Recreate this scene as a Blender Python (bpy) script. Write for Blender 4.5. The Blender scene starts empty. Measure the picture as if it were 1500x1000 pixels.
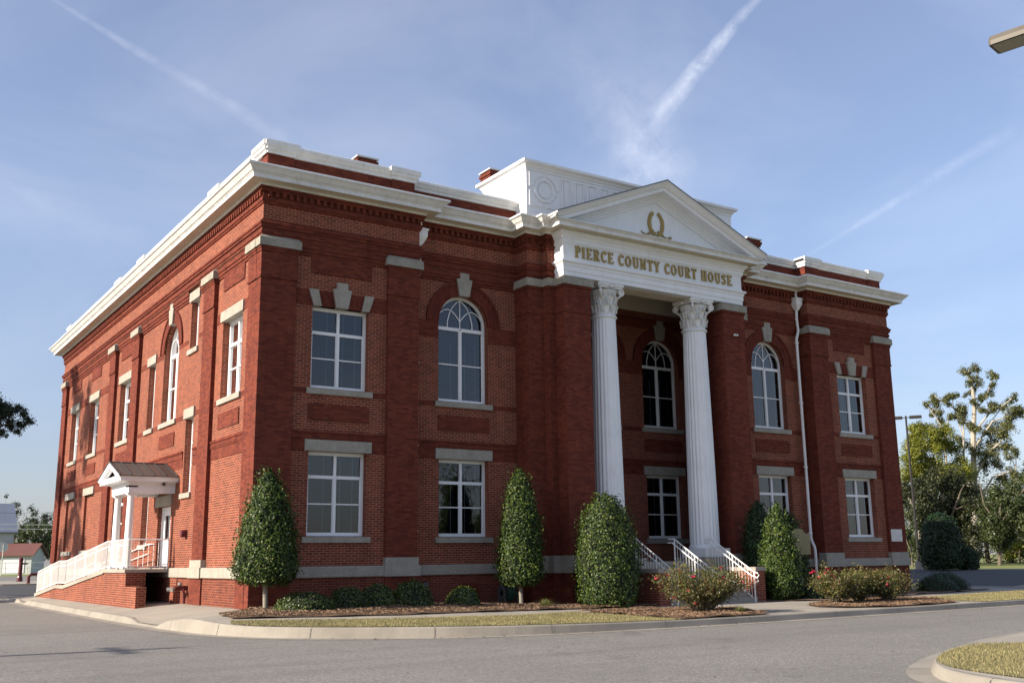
import bpy, math, random
import numpy as np
from mathutils import Vector, Matrix
random.seed(7)
R_=math.radians
scene=bpy.context.scene
COL=scene.collection
W,D=27.38,28.27
CX=W/2

# ------------------------------------------------------------------ helpers
class MB:
    def __init__(s): s.v=[]; s.f=[]
    def poly(s,pts):
        n=len(s.v); s.v+= [tuple(p) for p in pts]; s.f.append(tuple(range(n,n+len(pts))))
    def box(s,a,b):
        x0,x1=sorted((a[0],b[0])); y0,y1=sorted((a[1],b[1])); z0,z1=sorted((a[2],b[2]))
        n=len(s.v)
        s.v+=[(x0,y0,z0),(x1,y0,z0),(x1,y1,z0),(x0,y1,z0),(x0,y0,z1),(x1,y0,z1),(x1,y1,z1),(x0,y1,z1)]
        s.f+=[(n,n+3,n+2,n+1),(n+4,n+5,n+6,n+7),(n,n+1,n+5,n+4),(n+1,n+2,n+6,n+5),(n+2,n+3,n+7,n+6),(n+3,n,n+4,n+7)]
    def prism(s,pts,M,d0,d1):
        """polygon in (u,z), extruded between depths d0,d1 through map M"""
        n=len(s.v); k=len(pts)
        s.v+=[M(u,d0,z) for u,z in pts]+[M(u,d1,z) for u,z in pts]
        s.f.append(tuple(range(n,n+k))); s.f.append(tuple(range(n+2*k-1,n+k-1,-1)))
        for i in range(k):
            j=(i+1)%k; s.f.append((n+i,n+j,n+k+j,n+k+i))
    def tube(s,pts,r,n=8,cap=True):
        pts=[Vector(p) for p in pts]; k=len(pts)
        rr=r if isinstance(r,(list,tuple)) else [r]*k
        base=len(s.v); up=None
        for i,p in enumerate(pts):
            t=(pts[min(i+1,k-1)]-pts[max(i-1,0)])
            if t.length<1e-6: t=Vector((0,0,1))
            t.normalize()
            if up is None:
                up=Vector((0,0,1)) if abs(t.z)<.9 else Vector((1,0,0))
            a=t.cross(up)
            if a.length<1e-4: a=t.cross(Vector((.3,1,.2)))
            a.normalize(); b=t.cross(a).normalized(); up=-b if False else up
            for j in range(n):
                an=2*math.pi*j/n; q=p+(a*math.cos(an)+b*math.sin(an))*rr[i]; s.v.append(tuple(q))
        for i in range(k-1):
            for j in range(n):
                j2=(j+1)%n
                s.f.append((base+i*n+j,base+i*n+j2,base+(i+1)*n+j2,base+(i+1)*n+j))
        if cap:
            s.f.append(tuple(base+j for j in range(n))[::-1]); s.f.append(tuple(base+(k-1)*n+j for j in range(n)))
    def lathe(s,prof,c=(0,0,0),n=24,flute=None):
        base=len(s.v)
        for r,z in prof:
            for j in range(n):
                a=2*math.pi*j/n; q=r
                s.v.append((c[0]+q*math.cos(a),c[1]+q*math.sin(a),c[2]+z))
        for i in range(len(prof)-1):
            for j in range(n):
                j2=(j+1)%n; s.f.append((base+i*n+j,base+i*n+j2,base+(i+1)*n+j2,base+(i+1)*n+j))
        s.f.append(tuple(base+j for j in range(n))[::-1]); s.f.append(tuple(base+(len(prof)-1)*n+j for j in range(n)))
    def sweep(s,path,prof,closed=False,rng=None,capends=True):
        """profile (o,z) swept along a plan path; outward is to the right of travel"""
        P=[Vector((p[0],p[1])) for p in path]; k=len(P); ring=[]
        def nrm(a,b):
            t=(b-a).normalized(); return Vector((t.y,-t.x))
        for i in range(k):
            if closed: n1=nrm(P[i-1],P[i]); n2=nrm(P[i],P[(i+1)%k])
            else:
                n1=nrm(P[max(i-1,0)],P[max(i,1)]); n2=nrm(P[min(i,k-2)],P[min(i+1,k-1)])
            ring.append((n1+n2)/(1+n1.dot(n2)))
        base=len(s.v); m=len(prof)
        for i in range(k):
            for o,z in prof: s.v.append((P[i].x+ring[i].x*o,P[i].y+ring[i].y*o,z))
        segs=range(k if closed else k-1)
        if rng: segs=rng
        for i in segs:
            i2=(i+1)%k
            for j in range(m-1):
                s.f.append((base+i*m+j,base+i2*m+j,base+i2*m+j+1,base+i*m+j+1))
        if capends and not closed:
            s.f.append(tuple(base+segs[0]*m+j for j in range(m))); s.f.append(tuple(base+(segs[-1]+1)*m+j for j in range(m))[::-1])
    def build(s,name,mat,parent=None,smooth=False,**kw):
        me=bpy.data.meshes.new(name); me.from_pydata(s.v,[],s.f); me.update()
        if mat: me.materials.append(mat)
        if smooth:
            me.polygons.foreach_set('use_smooth',[True]*len(me.polygons))
            try: me.set_sharp_from_angle(angle=R_(40))
            except Exception: pass
        o=bpy.data.objects.new(name,me); COL.objects.link(o); o.parent=parent
        tag(o,**kw); return o
def tag(o,label=None,cat=None,group=None,kind=None):
    if label: o['label']=label
    if cat: o['category']=cat
    if group: o['group']=group
    if kind: o['kind']=kind
    return o
def empty(name,loc,label,cat,group=None):
    o=bpy.data.objects.new(name,None); COL.objects.link(o); o.location=loc; o.empty_display_size=.3
    return tag(o,label,cat,group)
def sm(t,a,b):
    t=min(1,max(0,(t-a)/(b-a))); return t*t*(3-2*t)
def lerp(a,b,t): return a+(b-a)*t
MF=lambda u,d,z:(u,d,z)           # front facade
ML=lambda u,d,z:(d,u,z)           # left facade
MR=lambda u,d,z:(W-d,u,z)         # right facade
MBk=lambda u,d,z:(u,D-d,z)        # back facade
def B(mb,M,u0,u1,d0,d1,z0,z1): mb.box(M(u0,d0,z0),M(u1,d1,z1))

# ------------------------------------------------------------------ materials
def newmat(name):
    m=bpy.data.materials.new(name); m.use_nodes=True; nt=m.node_tree
    for n in list(nt.nodes): nt.nodes.remove(n)
    out=nt.nodes.new('ShaderNodeOutputMaterial'); b=nt.nodes.new('ShaderNodeBsdfPrincipled')
    nt.links.new(b.outputs[0],out.inputs[0]); return m,nt,b,out
def N(nt,t,**k):
    n=nt.nodes.new(t)
    for a,v in k.items(): setattr(n,a,v)
    return n
def math_(nt,op,a,b=None,c=None):
    n=N(nt,'ShaderNodeMath',operation=op)
    for i,v in enumerate((a,b,c)):
        if v is None: continue
        if isinstance(v,(int,float)): n.inputs[i].default_value=v
        else: nt.links.new(v,n.inputs[i])
    return n.outputs[0]
def mixc(nt,f,a,b,mode='MIX'):
    n=N(nt,'ShaderNodeMix',data_type='RGBA',blend_type=mode); 
    for s,v in ((0,f),(6,a),(7,b)):
        if isinstance(v,(int,float)): n.inputs[s].default_value=v
        elif isinstance(v,(tuple,list)): n.inputs[s].default_value=tuple(v)+((1,) if len(v)==3 else ())
        else: nt.links.new(v,n.inputs[s])
    return n.outputs[2]
def noise(nt,scale,detail=4,vec=None,rough=.55,dist=0):
    n=N(nt,'ShaderNodeTexNoise'); n.inputs['Scale'].default_value=scale; n.inputs['Detail'].default_value=detail
    n.inputs['Roughness'].default_value=rough; n.inputs['Distortion'].default_value=dist
    if vec is None: vec=N(nt,'ShaderNodeNewGeometry').outputs['Position']
    nt.links.new(vec,n.inputs['Vector']); return n.outputs['Fac']
def ramp(nt,f,a,b):
    n=N(nt,'ShaderNodeMapRange'); n.inputs[1].default_value=a; n.inputs[2].default_value=b; nt.links.new(f,n.inputs[0]); return n.outputs[0]
def bump(nt,b,h,strength,dist):
    n=N(nt,'ShaderNodeBump'); n.inputs['Strength'].default_value=strength; n.inputs['Distance'].default_value=dist
    nt.links.new(h,n.inputs['Height']); nt.links.new(n.outputs[0],b.inputs['Normal'])
def brickmat(name,c1,c2,mortar,msize,rough=.85,soldier=False,tint=None):
    m,nt,b,out=newmat(name)
    g=N(nt,'ShaderNodeNewGeometry'); sp=N(nt,'ShaderNodeSeparateXYZ'); nt.links.new(g.outputs['Position'],sp.inputs[0])
    sn=N(nt,'ShaderNodeSeparateXYZ'); nt.links.new(g.outputs['True Normal'],sn.inputs[0])
    ax=math_(nt,'GREATER_THAN',math_(nt,'ABSOLUTE',sn.outputs[0]),.7)
    az=math_(nt,'GREATER_THAN',math_(nt,'ABSOLUTE',sn.outputs[2]),.7)
    u=math_(nt,'ADD',math_(nt,'MULTIPLY',sp.outputs[0],math_(nt,'SUBTRACT',1,ax)),math_(nt,'MULTIPLY',sp.outputs[1],ax))
    v=math_(nt,'ADD',math_(nt,'MULTIPLY',sp.outputs[2],math_(nt,'SUBTRACT',1,az)),math_(nt,'MULTIPLY',sp.outputs[1],az))
    cv=N(nt,'ShaderNodeCombineXYZ'); nt.links.new(v if soldier else u,cv.inputs[0]); nt.links.new(u if soldier else v,cv.inputs[1])
    br=N(nt,'ShaderNodeTexBrick'); br.offset=.5; br.squash=1
    br.inputs['Scale'].default_value=1; br.inputs['Brick Width'].default_value=.21; br.inputs['Row Height'].default_value=.0677
    br.inputs['Mortar Size'].default_value=msize; br.inputs['Mortar Smooth'].default_value=.15; br.inputs['Bias'].default_value=0
    br.inputs['Color1'].default_value=c1+(1,); br.inputs['Color2'].default_value=c2+(1,); br.inputs['Mortar'].default_value=mortar+(1,)
    nt.links.new(cv.outputs[0],br.inputs['Vector'])
    n1=noise(nt,.7,5); n2=noise(nt,6,4)
    col=mixc(nt,ramp(nt,n1,.35,.75),br.outputs['Color'],(.55,.5,.5),'MULTIPLY')
    n=N(nt,'ShaderNodeMix',data_type='RGBA',blend_type='MIX')
    col2=mixc(nt,math_(nt,'MULTIPLY',ramp(nt,n1,.35,.75),.35),br.outputs['Color'],col)
    dark=mixc(nt,1.0,col2,(.72,.68,.68),'MULTIPLY')
    col3=mixc(nt,math_(nt,'MULTIPLY',ramp(nt,n2,.4,.8),.5),col2,dark)
    mp=N(nt,'ShaderNodeMapping'); mp.inputs['Scale'].default_value=(1,1,.16); nt.links.new(g.outputs['Position'],mp.inputs[0])
    st=noise(nt,2.6,5,vec=mp.outputs[0],rough=.6); pt=noise(nt,.45,5,rough=.6)
    col3=mixc(nt,math_(nt,'MULTIPLY',ramp(nt,st,.48,.72),.42),col3,mixc(nt,1.0,col3,(.55,.50,.50),'MULTIPLY'))
    col3=mixc(nt,math_(nt,'MULTIPLY',ramp(nt,pt,.52,.72),.30),col3,mixc(nt,1.0,col3,(1.45,1.35,1.2),'MULTIPLY'))
    ef=noise(nt,1.7,7,rough=.7); col3=mixc(nt,math_(nt,'MULTIPLY',ramp(nt,ef,.64,.80),.13),col3,(.40,.28,.22))
    nt.links.new(col3,b.inputs['Base Color']); b.inputs['Roughness'].default_value=rough; b.inputs['Specular IOR Level'].default_value=.12
    bump(nt,b,math_(nt,'ADD',math_(nt,'MULTIPLY',br.outputs['Fac'],-1),math_(nt,'MULTIPLY',n2,.4)),.5,.006)
    return m
M_={}
M_['field']=brickmat('field_brick',(.242,.056,.029),(.138,.030,.018),(.33,.215,.155),.0072)
M_['press']=brickmat('pressed_brick',(.186,.044,.025),(.106,.025,.017),(.12,.045,.033),.0060)
M_['sold']=brickmat('arch_brick',(.165,.038,.023),(.098,.023,.016),(.09,.032,.024),.0055,soldier=True)
M_['found']=brickmat('foundation_brick',(.19,.045,.025),(.115,.027,.018),(.22,.14,.10),.006)
def plain(name,col,rough=.6,nscale=8,namt=.25,bstr=0,bdist=.01,metal=0,big=.8,bigamt=.15,spec=.5,streak=0):
    m,nt,b,out=newmat(name)
    n1=noise(nt,nscale,5); n2=noise(nt,big,4)
    c=mixc(nt,math_(nt,'MULTIPLY',n1,namt*2),col,tuple(x*.45 for x in col))
    c=mixc(nt,math_(nt,'MULTIPLY',ramp(nt,n2,.4,.75),bigamt*2),c,tuple(x*.55 for x in col))
    if streak:
        g=N(nt,'ShaderNodeNewGeometry'); mp=N(nt,'ShaderNodeMapping'); mp.inputs['Scale'].default_value=(1,1,.10); nt.links.new(g.outputs['Position'],mp.inputs[0])
        c=mixc(nt,math_(nt,'MULTIPLY',ramp(nt,noise(nt,5,6,vec=mp.outputs[0],rough=.65),.50,.74),streak),c,tuple(a*b_ for a,b_ in zip(col,(.52,.48,.40))))
        c=mixc(nt,math_(nt,'MULTIPLY',ramp(nt,noise(nt,38,4,rough=.7),.66,.76),streak*.8),c,tuple(a*.35 for a in col))
    nt.links.new(c,b.inputs['Base Color']); b.inputs['Roughness'].default_value=rough; b.inputs['Metallic'].default_value=metal
    b.inputs['Specular IOR Level'].default_value=spec
    if bstr: bump(nt,b,noise(nt,nscale*2,6),bstr,bdist)
    return m
M_['stone']=plain('granite_trim',(.44,.405,.34),.9,14,.40,1.0,.03,big=2.5,bigamt=.35,streak=.4)
M_['cap']=plain('weathered_capstone',(.40,.375,.31),.9,10,.45,1.0,.03,big=3,bigamt=.45,streak=.45)
M_['white']=plain('white_paint',(.80,.81,.82),.45,3,.06,0,big=1.3,bigamt=.10,streak=.14)
M_['wold']=plain('weathered_white_trim',(.78,.78,.76),.55,5,.12,0,big=1.6,bigamt=.22,streak=.42)
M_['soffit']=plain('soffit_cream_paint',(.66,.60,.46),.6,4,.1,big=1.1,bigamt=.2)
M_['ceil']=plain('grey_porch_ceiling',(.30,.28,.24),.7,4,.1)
M_['frame']=plain('window_frame_paint',(.80,.80,.80),.35,3,.04)
M_['gold']=plain('gilded_metal',(.42,.29,.085),.42,9,.35,metal=.35)
M_['rail']=plain('white_railing_paint',(.83,.82,.80),.35,3,.05)
M_['concrete']=plain('concrete',(.34,.305,.255),.9,30,.15,.3,.004,big=.5,bigamt=.35)
M_['kerb']=plain('kerb_concrete',(.30,.27,.225),.9,22,.25,.4,.005,big=.9,bigamt=.45)
M_['metalroof']=plain('bronze_metal_roof',(.135,.125,.118),.42,4,.25,metal=.6)
M_['membrane']=plain('roof_membrane',(.25,.24,.22),.9)
M_['dark']=plain('dark_bronze_metal',(.035,.03,.028),.45,6,.2,metal=.4)
M_['fixture']=plain('fixture_bronze_paint',(.11,.095,.075),.6,6,.2,metal=.1)
M_['lens']=plain('lamp_glass',(.30,.30,.25),.25,12,.3)
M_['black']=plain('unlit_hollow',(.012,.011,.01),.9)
M_['red']=plain('red_enamel',(.10,.010,.014),.35,6,.2)
M_['chrome']=plain('worn_brass',(.35,.33,.30),.35,8,.2,metal=.8)
M_['hose']=plain('green_hose',(.01,.16,.11),.4)
M_['plast']=plain('grey_plastic',(.05,.055,.06),.5)
M_['plaque']=plain('marble_plaque',(.68,.66,.62),.5,5,.15,big=4,bigamt=.2)
M_['tan']=plain('marker_bronze_paint',(.30,.26,.13),.4,8,.2)
M_['bark']=plain('bark',(.17,.135,.10),.95,12,.5,1,.02)
M_['palebark']=plain('pale_bark',(.48,.43,.36),.9,6,.4,.6,.02)
M_['greybark']=plain('grey_bark',(.30,.27,.22),.9,8,.4,.6,.02)
M_['siding']=plain('white_siding',(.50,.52,.49),.7,2,.1)
M_['greyroof']=plain('grey_metal_roof',(.22,.25,.32),.5,3,.2,metal=.3)
M_['redroof']=plain('rusty_red_roof',(.17,.07,.055),.6,3,.3)
M_['sign']=plain('sign_aluminium',(.62,.63,.60),.5,4,.1,metal=.1)
M_['wire']=plain('cable_rubber',(.03,.03,.03),.6)

def blindmat():
    m,nt,b,out=newmat('blind_slats')
    g=N(nt,'ShaderNodeNewGeometry'); sp=N(nt,'ShaderNodeSeparateXYZ'); nt.links.new(g.outputs['Position'],sp.inputs[0])
    s=math_(nt,'SINE',math_(nt,'MULTIPLY',sp.outputs[2],2*math.pi/.05))
    c=mixc(nt,ramp(nt,s,-1,1),(.030,.028,.031),(.058,.055,.057)); nt.links.new(c,b.inputs['Base Color']); b.inputs['Roughness'].default_value=.6
    bump(nt,b,s,.6,.01); return m
M_['blind']=blindmat()
M_['tape']=plain('blind_tape',(.42,.47,.52),.7,3,.05)
def glassmat():
    m,nt,b,out=newmat('window_glass'); nt.nodes.remove(b)
    fr=N(nt,'ShaderNodeFresnel'); fr.inputs[0].default_value=1.55
    gl=N(nt,'ShaderNodeBsdfGlossy'); gl.inputs['Roughness'].default_value=.015; gl.inputs['Color'].default_value=(.95,.97,1,1)
    tr=N(nt,'ShaderNodeBsdfTransparent'); tr.inputs[0].default_value=(.50,.53,.56,1)
    n=noise(nt,1.1,2); bp=N(nt,'ShaderNodeBump'); bp.inputs['Strength'].default_value=.22; bp.inputs['Distance'].default_value=.02
    nt.links.new(n,bp.inputs['Height']); nt.links.new(bp.outputs[0],gl.inputs['Normal'])
    mx=N(nt,'ShaderNodeMixShader'); nt.links.new(math_(nt,'ADD',math_(nt,'MULTIPLY',fr.outputs[0],1.25),.015),mx.inputs[0])
    nt.links.new(tr.outputs[0],mx.inputs[1]); nt.links.new(gl.outputs[0],mx.inputs[2]); nt.links.new(mx.outputs[0],out.inputs[0]); return m
M_['glass']=glassmat()
def leafmat(name,cols,rough=.35,trans=.25,spec=.5):
    m,nt,b,out=newmat(name)
    g=N(nt,'ShaderNodeNewGeometry'); cr=N(nt,'ShaderNodeValToRGB'); nt.links.new(g.outputs['Random Per Island'],cr.inputs[0])
    e=cr.color_ramp.elements
    while len(e)<len(cols): e.new(.5)
    for i,c in enumerate(cols): e[i].position=i/(len(cols)-1); e[i].color=tuple(c)+(1,)
    nn=noise(nt,1.3,3)
    c=mixc(nt,math_(nt,'MULTIPLY',ramp(nt,nn,.35,.7),.5),cr.outputs[0],tuple(x*.5 for x in cols[0]))
    nt.links.new(c,b.inputs['Base Color']); b.inputs['Roughness'].default_value=rough; b.inputs['Specular IOR Level'].default_value=spec
    if trans:
        t=N(nt,'ShaderNodeBsdfTranslucent'); nt.links.new(mixc(nt,1.0,c,(1.0,1.15,.5),'MULTIPLY'),t.inputs[0])
        mx=N(nt,'ShaderNodeMixShader'); mx.inputs[0].default_value=trans
        nt.links.new(b.outputs[0],mx.inputs[1]); nt.links.new(t.outputs[0],mx.inputs[2]); nt.links.new(mx.outputs[0],out.inputs[0])
    return m
M_['holly']=leafmat('holly_leaves',[(.012,.028,.006),(.034,.068,.011),(.066,.108,.016),(.145,.175,.028)],.5,.15,.32)
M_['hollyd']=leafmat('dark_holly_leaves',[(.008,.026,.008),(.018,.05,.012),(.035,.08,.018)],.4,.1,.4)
M_['shrub']=leafmat('boxwood_leaves',[(.02,.04,.008),(.065,.10,.018),(.15,.18,.035)],.4,.2)
M_['rosel']=leafmat('rose_leaves',[(.045,.065,.014),(.11,.12,.03),(.20,.18,.055),(.21,.12,.05)],.5,.3)
M_['petal']=leafmat('rose_petals',[(.60,.012,.07),(.80,.03,.14)],.5,.3)
M_['blade']=leafmat('grass_blades',[(.10,.12,.035),(.22,.22,.08),(.34,.30,.15)],.5,.3)
M_['ltall']=leafmat('grey_green_leaves',[(.06,.075,.022),(.13,.14,.045),(.21,.20,.075)],.5,.3)
M_['lyel']=leafmat('yellow_green_leaves',[(.12,.15,.02),(.24,.25,.03),(.33,.31,.05)],.5,.4)
M_['ldark']=leafmat('dark_tree_leaves',[(.018,.028,.010),(.04,.055,.017),(.09,.085,.03)],.5,.2)
M_['lbig']=leafmat('broad_tree_leaves',[(.025,.04,.014),(.06,.085,.025),(.13,.15,.05)],.45,.25)
M_['lpine']=leafmat('pine_needles',[(.012,.022,.010),(.03,.045,.018),(.06,.07,.03)],.6,.15)
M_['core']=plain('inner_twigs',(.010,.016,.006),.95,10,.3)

def asphaltmat():
    m,nt,b,out=newmat('worn_asphalt')
    a=noise(nt,34,2,rough=.9); c=noise(nt,.22,5,rough=.6); d=noise(nt,3.0,6); e=noise(nt,14,3,rough=.7)
    g=N(nt,'ShaderNodeNewGeometry'); mp=N(nt,'ShaderNodeMapping'); mp.inputs['Scale'].default_value=(.05,.9,1); nt.links.new(g.outputs['Position'],mp.inputs[0])
    st=noise(nt,1.2,4,vec=mp.outputs[0])
    col=mixc(nt,ramp(nt,a,.36,.66),(.085,.080,.073),(.31,.293,.265))
    col=mixc(nt,math_(nt,'MULTIPLY',ramp(nt,e,.45,.75),.5),col,(.10,.095,.088))
    col=mixc(nt,math_(nt,'MULTIPLY',ramp(nt,c,.4,.7),.45),col,(.11,.105,.10))
    col=mixc(nt,math_(nt,'MULTIPLY',ramp(nt,d,.5,.75),.25),col,(.24,.225,.20))
    col=mixc(nt,math_(nt,'MULTIPLY',ramp(nt,st,.5,.7),.3),col,(.09,.086,.08))
    vo=N(nt,'ShaderNodeTexVoronoi',feature='DISTANCE_TO_EDGE'); vo.inputs['Scale'].default_value=.33
    wv=N(nt,'ShaderNodeVectorMath',operation='ADD'); nz=N(nt,'ShaderNodeTexNoise'); nz.inputs['Scale'].default_value=1.3; nz.inputs['Detail'].default_value=6; nt.links.new(g.outputs['Position'],nz.inputs['Vector'])
    sc_=N(nt,'ShaderNodeVectorMath',operation='SCALE'); sc_.inputs['Scale'].default_value=1.1; nt.links.new(nz.outputs['Color'],sc_.inputs[0])
    nt.links.new(g.outputs['Position'],wv.inputs[0]); nt.links.new(sc_.outputs[0],wv.inputs[1]); nt.links.new(wv.outputs[0],vo.inputs['Vector'])
    crk=math_(nt,'MULTIPLY',math_(nt,'LESS_THAN',vo.outputs['Distance'],.0035),ramp(nt,noise(nt,.35,3),.50,.60))
    col=mixc(nt,math_(nt,'MULTIPLY',crk,.65),col,(.05,.048,.045))
    oil=noise(nt,.9,5,rough=.5,dist=1.0); col=mixc(nt,math_(nt,'MULTIPLY',ramp(nt,oil,.62,.74),.38),col,(.075,.07,.066))
    nt.links.new(col,b.inputs['Base Color']); b.inputs['Roughness'].default_value=.88
    bump(nt,b,a,.7,.01); return m
M_['asphalt']=asphaltmat()
def soil(name,cols,scale,rough=.95,bs=1,bd=.02,big=.6):
    m,nt,b,out=newmat(name)
    a=noise(nt,scale,6,rough=.75); c=noise(nt,big,4)
    col=mixc(nt,ramp(nt,a,.34,.66),cols[0],cols[1]); col=mixc(nt,math_(nt,'MULTIPLY',ramp(nt,c,.4,.65),.6),col,cols[2])
    nt.links.new(col,b.inputs['Base Color']); b.inputs['Roughness'].default_value=rough; bump(nt,b,a,bs,bd); return m
M_['lawn']=soil('dry_lawn',[(.13,.115,.045),(.24,.20,.085),(.15,.14,.055)],28)
M_['mulch']=soil('pine_straw',[(.10,.058,.036),(.20,.125,.078),(.14,.085,.052)],45,bd=.02)
M_['gfar']=soil('far_grass',[(.10,.13,.025),(.20,.22,.05),(.15,.16,.04)],1.5,big=.05)

# ------------------------------------------------------------------ terrain
def road_z(x,y):
    a=sm(y,22,42); b=sm(x,28,50); return -.37+.6*(1-(1-a)*(1-b))
def G(x,y):
    zf=-.15-.07*sm(x,-1,8); zw=-.02-.23*sm(x,2,12)
    f=zf+(zw-zf)*sm(y,-5,-1.2)
    if x<0:
        zs=0-.2*min(1,max(0,-x/2.1)); k=sm(y,-3,0); f=f+(zs-f)*k
    if x>26: f=lerp(f,road_z(x,y)+.02,sm(x,28,34))
    if y>20: f=lerp(f,max(road_z(x,y)+.02,f-.1) ,sm(y,22,27))
    return f
def axis(vals):
    out=[]
    for a,b,n in vals: out+=[a+(b-a)*i/n for i in range(n)]
    return out+[vals[-1][1]]
def sheet(name,mat,xs,ys,fn,dz=0,**kw):
    mb=MB(); nx=len(xs)
    for y in ys:
        for x in xs: mb.v.append((x,y,fn(x,y)+dz))
    for j in range(len(ys)-1):
        for i in range(nx-1): mb.f.append((j*nx+i,j*nx+i+1,(j+1)*nx+i+1,(j+1)*nx+i))
    return mb.build(name,mat,smooth=True,**kw)
sheet('ground',M_['gfar'],axis([(-1500,-80,8),(-80,20,10),(20,60,20),(60,120,6),(120,2500,10)]),axis([(-1500,-80,8),(-80,10,8),(10,60,25),(60,120,6),(120,2500,10)]),lambda x,y: road_z(x,y)-.03,kind='structure',label='flat grassy ground reaching to the horizon')
sheet('road',M_['asphalt'],axis([(-70,20,12),(20,50.5,20),(50.5,51,1)]),axis([(-60,15,10),(15,48,24),(48,84,6)]),road_z,kind='structure',label='worn grey asphalt road and parking lot around the courthouse')
M_['shadeasphalt']=plain('shade_darkened_asphalt',(.052,.052,.056),.9,40,.3,.5,.005,big=.4,bigamt=.2)  # building and tree shade put into the colour of these two asphalt sheets
sheet('road',M_['shadeasphalt'],axis([(34.5,50.4,16)]),axis([(-1.2,47,40)]),road_z,dz=.008,kind='structure',label='asphalt of the lot to the right of the building, darkened as building shade')
sheet('road',M_['shadeasphalt'],axis([(-14,26,30)]),axis([(28.8,37,14)]),road_z,dz=.008,kind='structure',label='asphalt drive behind the end of the ramp, darkened as tree shade')
# ring mesh from a centre-line polyline (kerb)
def smooth_line(pts,it=3):
    for _ in range(it):
        q=[pts[0]]
        for a,b in zip(pts[:-1],pts[1:]):
            q.append((a[0]*.75+b[0]*.25,a[1]*.75+b[1]*.25)); q.append((a[0]*.25+b[0]*.75,a[1]*.25+b[1]*.75))
        q.append(pts[-1]); pts=q
    return pts
KL0=smooth_line([(-2.5,27),(-2.55,20),(-2.75,10),(-2.8,2),(-2.75,-1),(-2.45,-4.2),(-1.5,-6.1),(.2,-7.7),(2.7,-8.9),(6.5,-9.25),(12.5,-9.15),(20,-8.85),(27,-8.6),(33,-8.5)])
def offset(pl,d):
    out=[]
    for i,p in enumerate(pl):
        a=Vector(pl[max(i-1,0)]); b=Vector(pl[min(i+1,len(pl)-1)]); t=(b-a).normalized(); n=Vector((-t.y,t.x))
        out.append((p[0]+n.x*d,p[1]+n.y*d))
    return out
KL=offset(KL0,.09)
# travelling this way the apron lies to the left (+offset)
def kerb_h(p):
    x,y=p; k=1.0
    if x<-1.5:
        k*=1-.9*max(0,min(1,(1.6-abs(y-.9))/.7)); k*=1-.85*max(0,min(1,(1.5-abs(y-21.5))/.7))
    return k
def kerb(pl,fn,rz,name,label,side=1,gut=.31):
    o0=pl; o1=offset(pl,side*gut); o2=offset(pl,side*(gut+.05)); o3=offset(pl,side*(gut+.17))
    mb=MB(); n=len(pl)
    rows=[]
    for i in range(n):
        k=kerb_h(o2[i]) if name=='kerb' else 1
        zr=rz(*pl[i])+.006; zt=fn(*o3[i]); top=lerp(zr+.03,zt,k); 
        rows.append([(o0[i][0],o0[i][1],zr),(o1[i][0],o1[i][1],zr+.004),(o2[i][0],o2[i][1],top-.02),(lerp(o2[i][0],o3[i][0],.2),lerp(o2[i][1],o3[i][1],.2),top),(o3[i][0],o3[i][1],top+.002),(o3[i][0],o3[i][1],top-.3)])
    m=6
    for r in rows: mb.v+=r
    for i in range(n-1):
        for j in range(m-1): mb.f.append((i*m+j,(i+1)*m+j,(i+1)*m+j+1,i*m+j+1))
    mb.build(name,M_['kerb'],kind='structure',label=label); return o3
KB=kerb(KL,G,road_z,'kerb','pale concrete kerb and gutter round the courthouse apron')
# apron surface (pavement) inside the kerb, as strips from kerb back line to a far inner line
def inside_poly(x,y,poly):
    c=False; j=len(poly)-1
    for i in range(len(poly)):
        xi,yi=poly[i]; xj,yj=poly[j]
        if (yi>y)!=(yj>y) and x<(xj-xi)*(y-yi)/(yj-yi)+xi: c=not c
        j=i
    return c
def region(name,mat,poly,fn,dz,step=.3,**kw):
    """triangulated flat region following the terrain"""
    import bmesh
    bm=bmesh.new(); vs=[bm.verts.new((x,y,0)) for x,y in poly]; bm.faces.new(vs)
    x0=min(p[0] for p in poly); x1=max(p[0] for p in poly); y0=min(p[1] for p in poly); y1=max(p[1] for p in poly)
    x=math.floor(x0/step)*step+step
    while x<x1:
        bmesh.ops.bisect_plane(bm,geom=bm.verts[:]+bm.edges[:]+bm.faces[:],plane_co=(x,0,0),plane_no=(1,0,0)); x+=step
    y=math.floor(y0/step)*step+step
    while y<y1:
        bmesh.ops.bisect_plane(bm,geom=bm.verts[:]+bm.edges[:]+bm.faces[:],plane_co=(0,y,0),plane_no=(0,1,0)); y+=step
    bmesh.ops.triangulate(bm,faces=bm.faces[:])
    for v in bm.verts: v.co.z=fn(v.co.x,v.co.y)+dz
    bmesh.ops.recalc_face_normals(bm,faces=bm.faces[:])
    me=bpy.data.meshes.new(name); bm.to_mesh(me); bm.free(); me.materials.append(mat)
    me.polygons.foreach_set('use_smooth',[True]*len(me.polygons))
    o=bpy.data.objects.new(name,me); COL.objects.link(o); tag(o,**kw); return o
def Gk(x,y):
    """apron level with the dropped kerbs"""
    z=G(x,y)
    if x<-1.2 and -1.5<y<24:
        d=min(1,(-1.2-x)/.9); k=1-kerb_h((-2,y)); z=lerp(z,-.32,k*d)
    return z
region('pavement',M_['concrete'],KB+[(33,2),(.3,2),(.3,27)],Gk,0,step=.6,kind='structure',label='pale concrete pavement between the kerb and the building')
def rough(poly,amp,n=4,seed=1):
    rnd=random.Random(seed); out=[]
    for i in range(len(poly)):
        a=poly[i]; b=poly[(i+1)%len(poly)]; L=math.dist(a,b); k=max(1,int(L/.35))
        for j in range(k):
            t=j/k; out.append((lerp(a[0],b[0],t)+rnd.uniform(-amp,amp),lerp(a[1],b[1],t)+rnd.uniform(-amp,amp)))
    return out
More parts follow.
